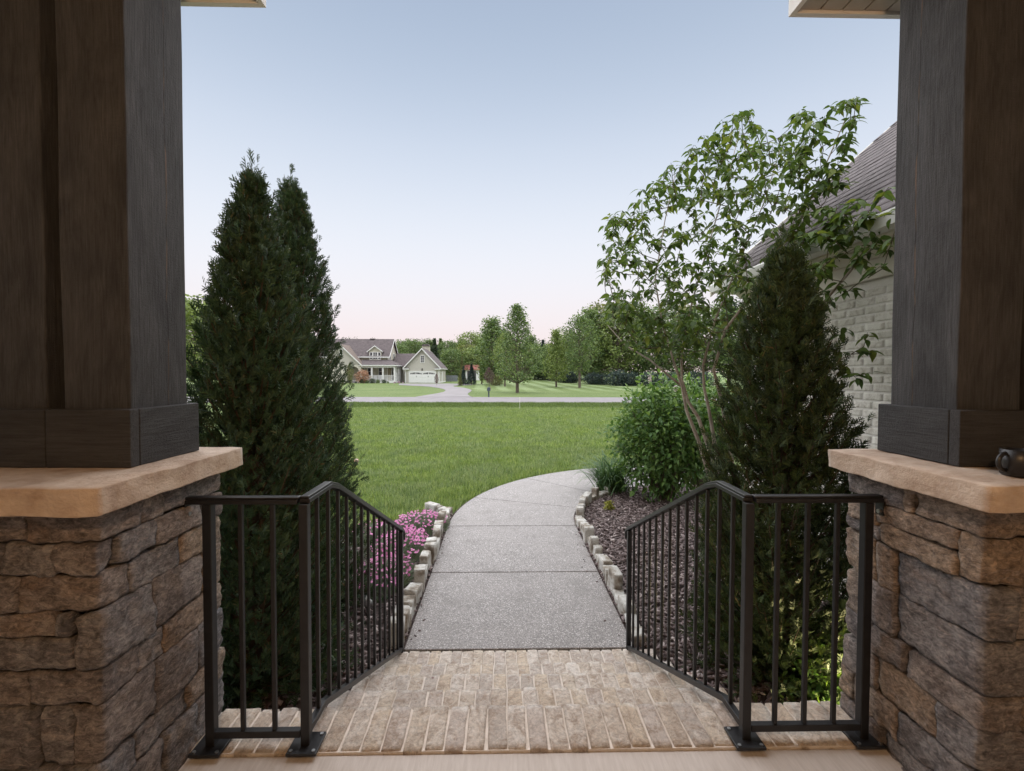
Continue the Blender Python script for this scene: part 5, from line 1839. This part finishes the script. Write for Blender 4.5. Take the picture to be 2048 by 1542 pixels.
# -- lawn grass, real blades up to the road
def blades(name, label, n, ylo, yhi, xw, h, w, mat, seed, tri=False, exclude=True, pw=1.0):
    r = np.random.default_rng(seed)
    y = ylo + (yhi - ylo) * r.random(n) ** pw
    x = xw[0] * y + (xw[1] - xw[0]) * y * r.random(n)
    if exclude:
        k = ~in_walk(x, y, .030) & ~in_poly(x, y, LB) & ~in_poly(x, y, RB) & ~((x > 2.9) & (y < 6.4))
        x, y = x[k], y[k]
    n = len(x)
    # gentle clumps
    hh = h * r.uniform(.6, 1.25, n) * (1 + .25 * np.sin(x * 3.1 + np.sin(y * 2.3) * 2) * np.sin(y * 2.7))
    a = r.uniform(0, 2 * math.pi, n)
    lean = r.uniform(.15, .75, n) * hh
    z0 = np.interp(y, TY, TZ)
    b0 = np.stack([x, y, z0 - .005], 1)
    sd_ = np.stack([-np.sin(a), np.cos(a), np.zeros(n)], 1)
    ww = (w * r.uniform(.7, 1.3, n))[:, None]
    dr_ = np.stack([np.cos(a) * lean, np.sin(a) * lean, np.zeros(n)], 1)
    tip = b0 + dr_ + np.stack([np.zeros(n), np.zeros(n), hh], 1)
    if tri:
        V = np.stack([b0 - sd_ * ww, b0 + sd_ * ww, tip], 1).reshape(-1, 3)
        Fc = np.arange(3 * n).reshape(n, 3)
    else:
        md = b0 + dr_ * .3 + np.stack([np.zeros(n), np.zeros(n), hh * .62], 1)
        V = np.stack([b0 - sd_ * ww, b0 + sd_ * ww, md + sd_ * ww * .75, md - sd_ * ww * .75, tip], 1).reshape(-1, 3)
        k0 = (np.arange(n) * 5)[:, None]
        Fc = np.concatenate([k0 + np.array([0, 1, 2]), k0 + np.array([0, 2, 3]), k0 + np.array([3, 2, 4])])
    o = put(name, np_mesh(name, V, Fc, MAT[mat]), None)
    tag(o, label, 'grass', kind='stuff')
blades('lawn_grass', 'short green lawn grass near the walkway', 150000, 5.6, 12.5, (-.62, .45), .085, .0036, 'grass', 41)
blades('lawn_grass', 'lawn grass stretching towards the road', 220000, 11.5, 30.6, (-.55, .40), .095, .0075, 'grass', 42, True)
blades('ditch_grass', 'longer dark grass along the road verge', 45000, 30.2, 33.8, (-.55, .45), .13, .016, 'ditch', 43, True, False)

# ------------------------------------------------------------------ trees beyond the road
def far_tree(kind, seed, H, cb, Rc, ncl, npl, lsz, spread):
    """prototype meshes (trunk, crown) with the base at the origin"""
    r = np.random.default_rng(seed)
    mb = MB()
    wob = r.normal(size=(7, 2)) * .012 * H
    tr = [(wob[i][0] * (i > 1), wob[i][1] * (i > 1), H * .93 * i / 6 - (.2 if i == 0 else 0)) for i in range(7)]
    r0 = .014 * H + .05
    mb.tube(tr, [r0 * (1 - .9 * i / 6) + .01 for i in range(7)], 7)
    C = []
    for i in range(ncl):
        t = ((i + r.random()) / ncl)
        z = cb + (H - cb) * t
        if kind == 'round': pr = math.sqrt(max(0, 1 - (2 * (t * .97 + .02) - 1) ** 2)) ** .8
        elif kind == 'oval': pr = max(.12, math.sin(math.pi * min(1, t * .86 + .12)) ** .8)
        elif kind == 'pyr': pr = max(.07, (1 - t) ** .72 * min(1, .55 + t * 3))
        elif kind == 'cone': pr = max(.03, (1 - t))
        else: pr = max(.3, math.sin(math.pi * min(1, t * .9 + .08)) ** .4)
        a = i * 2.4 + r.normal() * .5
        q = Rc * pr * r.uniform(.35, 1.05) ** .75 * r.uniform(.85, 1.12)
        c = np.array([math.cos(a) * q, math.sin(a) * q, z])
        C.append(c)
        zt = max(cb * .8, z - q * (.75 if kind != 'cone' else -.1))
        zt = min(zt, H * .88)
        k = min(5, int(zt / (H * .93) * 6))
        s = np.array(tr[k]) * (1 - (zt / (H * .93) * 6 - k)) + np.array(tr[k + 1]) * (zt / (H * .93) * 6 - k)
        if q > .25 * Rc:
            mid = (s + c) / 2 + np.array([0, 0, -.05 * q])
            mb.tube([s, mid, c], [r0 * .28, r0 * .17, .012], 4, cap=False)
    C = np.array(C)
    n = ncl * npl
    idx = np.repeat(np.arange(ncl), npl)
    sp = spread * r.uniform(.6, 1.3, ncl)[idx]
    off = np.clip(r.normal(size=(n, 3)), -1.75, 1.75) * sp[:, None] * np.array([1, 1, .72])
    if kind == 'cone':
        off *= (1.15 - .95 * (C[idx, 2] - cb) / (H - cb))[:, None]
        off[:, 2] -= .25 * np.abs(off[:, 0])
    P = C[idx] + off
    D = r.normal(size=(n, 3))
    D[:, 2] *= .7
    tv_ = np.array([(0, 0, 0), (.32, .5, .06), (0, 1, -.08), (-.32, .5, .06)])
    Mx = frames(D, r) * (lsz * r.uniform(.6, 1.35, n))[:, None, None]
    V, Fc = scatter(tv_, np.array([(0, 1, 2, 3)]), Mx, P)
    return mb.mesh('trunk'), np_mesh('crown', V, Fc)

PROTO = {
    'round': far_tree('round', 1, 11, 2.4, 3.6, 75, 62, .36, .62),
    'oval': far_tree('oval', 2, 11, 1.5, 2.6, 75, 62, .34, .52),
    'wide': far_tree('round', 3, 10, 1.2, 4.4, 95, 60, .38, .70),
    'pyr': far_tree('pyr', 4, 10, 1.4, 2.7, 80, 62, .30, .42),
    'spruce': far_tree('cone', 5, 9, .25, 1.9, 85, 60, .30, .30),
    'column': far_tree('column', 6, 7, .5, .42, 40, 45, .20, .20),
    'bush': far_tree('round', 7, 2.2, .1, 1.5, 30, 50, .26, .34),
    'lacy': far_tree('oval', 8, 10, 2.2, 3.0, 70, 44, .30, .50),
}
CROWN = {}
def crown_mesh(proto, fol):
    k = (proto, fol)
    if k not in CROWN:
        me = PROTO[proto][1]
        if not me.materials: me.materials.append(MAT['fol_mid'])
        CROWN[k] = me
    return CROWN[k]
for p in PROTO.values():
    p[0].materials.append(MAT['bark'])

PH = {'round': 11, 'oval': 11, 'wide': 10, 'pyr': 10, 'spruce': 9, 'column': 7, 'bush': 2.2, 'lacy': 10}
tr_rand = random.Random(5)

def tree(px, top, Y, proto, fol, label, wide=1.0, name='tree', cat='tree', group='trees beyond the road', base_y=None):
    p = at(px, top, Y)
    z = terr(Y)
    Hh = p.z - z
    s = Hh / PH[proto]
    t = thing(name, (p.x, Y, z), label, cat, group)
    t.rotation_euler.z = tr_rand.uniform(0, 6.28)
    t.scale = (s * wide, s * wide, s)
    for nm, me in (('trunk', PROTO[proto][0]), ('crown', crown_mesh(proto, fol))):
        o = bpy.data.objects.new(nm, me)
        scene.collection.objects.link(o)
        o.parent = t
        if nm == 'crown':
            o.material_slots[0].link = 'OBJECT'
            o.material_slots[0].material = MAT['fol_' + fol]
    return t

def own_tree(px, top, Y, args, fol, label, name='tree'):
    p = at(px, top, Y)
    z = terr(Y)
    tk, cr_ = far_tree(*args[:2], p.z - z, *args[2:])
    t = thing(name, (p.x, Y, z), label, 'tree', 'trees beyond the road')
    put('trunk', tk, t, (p.x, Y, z), mat=MAT['bark'])
    put('crown', cr_, t, (p.x, Y, z), mat=MAT['fol_' + fol])

# trees standing alone in the far lawn
own_tree(1035, 612, 50, ('pyr', 51, 1.3, 2.75, 120, 52, .21, .30), 'mid', 'tall pointed tree standing alone across the road, centre of the view', 'tulip_tree')
own_tree(1160, 634, 65, ('oval', 52, 2.6, 2.6, 80, 60, .24, .42), 'mid', 'bare trunked tree on the far lawn right of the centre', 'lawn_tree')
tree(1113, 662, 68, 'pyr', 'light', 'slender pale pyramid tree between the two lawn trees', .95, 'lawn_tree')
tree(985, 640, 78, 'oval', 'mid', 'broad leafy tree just left of the tall pointed tree', 1.25, 'leafy_tree')
tree(1010, 668, 70, 'lacy', 'light', 'light green airy tree overlapping the tall pointed tree', .9, 'leafy_tree')
tree(963.5, 690, 82, 'column', 'light', 'narrow column shaped poplar on the far lawn', .95, 'poplar_tree')
tree(943, 728, 78, 'spruce', 'spruce', 'dark blue spruce in front of the shed', 1.15, 'spruce_tree')
tree(924, 712, 80, 'spruce', 'olive', 'thin pale green conifer left of the shed', .62, 'conifer_tree')
tree(927, 733, 77, 'spruce', 'spruce', 'second dark spruce left of the shed', .95, 'spruce_tree')
tree(978.5, 736, 68, 'lacy', 'plum', 'small dark purple leaved tree near the mailbox', .85, 'plum_tree')
tree(921, 747, 72, 'spruce', 'olive', 'small pale young conifer beside the driveway', 1.0, 'conifer_tree')
tree(993, 752, 74, 'bush', 'olive', 'small rounded young tree right of the purple tree', .9, 'young_tree')
tree(699, 728, 62, 'lacy', 'olive', 'young tree with pale trunk in front of the far entry arch', .5, 'young_tree')
tree(873, 748, 74, 'lacy', 'plum', 'reddish sapling on the lawn tip by the driveway', .62, 'sapling')

# the tree line, left to right
ORD = ['first', 'second', 'third', 'fourth', 'fifth', 'sixth', 'seventh', 'eighth', 'ninth', 'tenth', 'eleventh', 'twelfth', 'thirteenth', 'fourteenth',
       'fifteenth', 'sixteenth', 'seventeenth', 'eighteenth', 'nineteenth', 'twentieth']
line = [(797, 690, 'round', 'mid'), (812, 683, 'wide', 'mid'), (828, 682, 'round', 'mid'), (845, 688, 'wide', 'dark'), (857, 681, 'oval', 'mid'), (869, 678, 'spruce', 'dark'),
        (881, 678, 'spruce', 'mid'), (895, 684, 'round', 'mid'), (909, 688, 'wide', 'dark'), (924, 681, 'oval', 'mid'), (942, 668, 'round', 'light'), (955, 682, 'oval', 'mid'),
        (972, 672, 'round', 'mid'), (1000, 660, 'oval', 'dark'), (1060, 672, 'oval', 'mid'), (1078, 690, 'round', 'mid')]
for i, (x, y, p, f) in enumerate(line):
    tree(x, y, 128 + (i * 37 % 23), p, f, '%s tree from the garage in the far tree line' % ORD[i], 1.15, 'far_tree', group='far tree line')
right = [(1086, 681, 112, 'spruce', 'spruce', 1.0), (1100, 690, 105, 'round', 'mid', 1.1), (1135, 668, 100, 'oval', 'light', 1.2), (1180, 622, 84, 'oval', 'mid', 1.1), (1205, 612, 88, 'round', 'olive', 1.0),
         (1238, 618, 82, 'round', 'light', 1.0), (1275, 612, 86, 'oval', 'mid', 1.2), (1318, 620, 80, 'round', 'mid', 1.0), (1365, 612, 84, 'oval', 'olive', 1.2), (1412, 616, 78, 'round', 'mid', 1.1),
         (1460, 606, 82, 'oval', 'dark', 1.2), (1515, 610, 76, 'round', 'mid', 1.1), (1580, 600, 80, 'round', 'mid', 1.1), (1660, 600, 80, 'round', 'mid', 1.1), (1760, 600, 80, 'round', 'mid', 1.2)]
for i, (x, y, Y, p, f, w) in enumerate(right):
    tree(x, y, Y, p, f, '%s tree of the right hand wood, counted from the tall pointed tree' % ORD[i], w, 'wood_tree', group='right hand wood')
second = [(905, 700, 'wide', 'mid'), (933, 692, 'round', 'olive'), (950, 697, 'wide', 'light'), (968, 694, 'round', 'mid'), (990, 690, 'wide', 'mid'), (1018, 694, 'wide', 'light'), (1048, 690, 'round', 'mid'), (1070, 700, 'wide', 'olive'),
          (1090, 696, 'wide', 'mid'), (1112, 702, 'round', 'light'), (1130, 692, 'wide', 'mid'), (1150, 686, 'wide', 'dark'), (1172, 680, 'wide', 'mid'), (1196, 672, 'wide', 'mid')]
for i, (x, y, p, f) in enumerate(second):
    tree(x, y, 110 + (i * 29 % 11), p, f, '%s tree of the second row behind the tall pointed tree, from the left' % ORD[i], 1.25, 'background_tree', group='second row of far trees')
hedge = [(1128, 744, 92), (1142, 746, 91), (1185, 748, 80), (1204, 750, 79), (1236, 744, 74), (1262, 748, 74), (1300, 747, 72), (1345, 747, 72), (1400, 745, 70)]
for i, (x, y, Y) in enumerate(hedge):
    tree(x, y, Y, 'bush', 'spruce', '%s dark evergreen bush from the left below the right hand wood' % ORD[i], 1.2, 'evergreen_bush', 'bush', 'dark evergreen bushes')
leftt = [(300, 600, 70), (360, 612, 75), (395, 606, 66), (450, 640, 90), (520, 660, 110), (600, 668, 120), (650, 676, 125)]
for i, (x, y, Y) in enumerate(leftt):
    tree(x, y, Y, ('round', 'oval', 'wide')[i % 3], 'light' if i < 3 else 'mid', '%s tree from the left column behind the tall arborvitae' % ORD[i], 1.2, 'background_tree', group='trees behind the left arborvitae')
# woodland behind it all, reading as one mass
me_v, me_f, off = [], [], 0
for k in range(70):
    pm_ = PROTO[('round', 'wide', 'oval')[k % 3]][1]
    n = len(pm_.vertices)
    co = np.empty(n * 3, np.float32)
    pm_.vertices.foreach_get('co', co)
    co = co.reshape(-1, 4, 3)[::5].reshape(-1, 3)
    s = tr_rand.uniform(.85, 1.15)
    x = -150 + k * 4.5 + tr_rand.uniform(-2, 2)
    y = 172 + tr_rand.uniform(-10, 16)
    c = co * np.array([s * 1.4, s * 1.4, s]) + np.array([x, y, terr(y)])
    me_v.append(c)
    me_f.append(np.arange(len(c)).reshape(-1, 4) + off)
    off += len(c)
tag(put('distant_woodland', np_mesh('distant_woodland', np.concatenate(me_v), np.concatenate(me_f), MAT['fol_dark']), None), 'distant dark woodland behind the far tree line', 'woodland', kind='stuff')

# planting in front of the far house
bed = [(712, 764, 84.5, 'dark', .9), (724, 759, 86, 'dark', .8), (735, 761, 86, 'mid', .8), (745, 758, 86, 'dark', .9), (756, 760, 86, 'mid', .9), (768, 760, 86, 'dark', .9), (776, 763, 86, 'mid', .8),
       (760, 766, 85, 'pinkbed', .9), (779, 766, 85, 'pinkbed', .9), (789, 764, 85.5, 'pinkbed', .9), (798, 763, 86, 'pinkbed', .9), (806, 763.5, 87, 'pinkbed', .8)]
for i, (x, y, Y, f, w) in enumerate(bed):
    tree(x, y, Y, 'bush', f, '%s %s shrub from the left before the far porch' % (ORD[i], 'pink flowering' if f == 'pinkbed' else 'green'), w * 1.2, 'porch_shrub', 'shrub', 'shrubs before the far porch')
tree(726, 743, 86.5, 'bush', 'orange', 'orange pink shrub before the porch of the far house', .75, 'orange_shrub', 'shrub')

# small round thing lying in the grass
g = ground(713, 930)
bl = thing('lawn_ball', (g.x, g.y, 0), 'small pale orange ball in the grass beside the left arborvitae', 'ball')
prof_ = [(.050 * math.sin(t), .085 - .050 * math.cos(t)) for t in np.linspace(.05, math.pi - .05, 9)]
V = [(g.x + r_ * math.cos(2 * math.pi * k / 14), g.y + r_ * math.sin(2 * math.pi * k / 14), h_) for (r_, h_) in prof_ for k in range(14)]
Fc = [(i * 14 + k, i * 14 + (k + 1) % 14, (i + 1) * 14 + (k + 1) % 14, (i + 1) * 14 + k) for i in range(8) for k in range(14)]
put('shell', np_mesh('shell', V, Fc, simple('ball_skin', [(.42, (.62, .30, .20)), (.55, (.75, .62, .52))], 28, 3, .6, 0), True), bl)
MB().tube([(g.x, g.y, .13), (g.x, g.y, .145)], [.012, .006], 8).build('stem', MAT['twig'], bl)
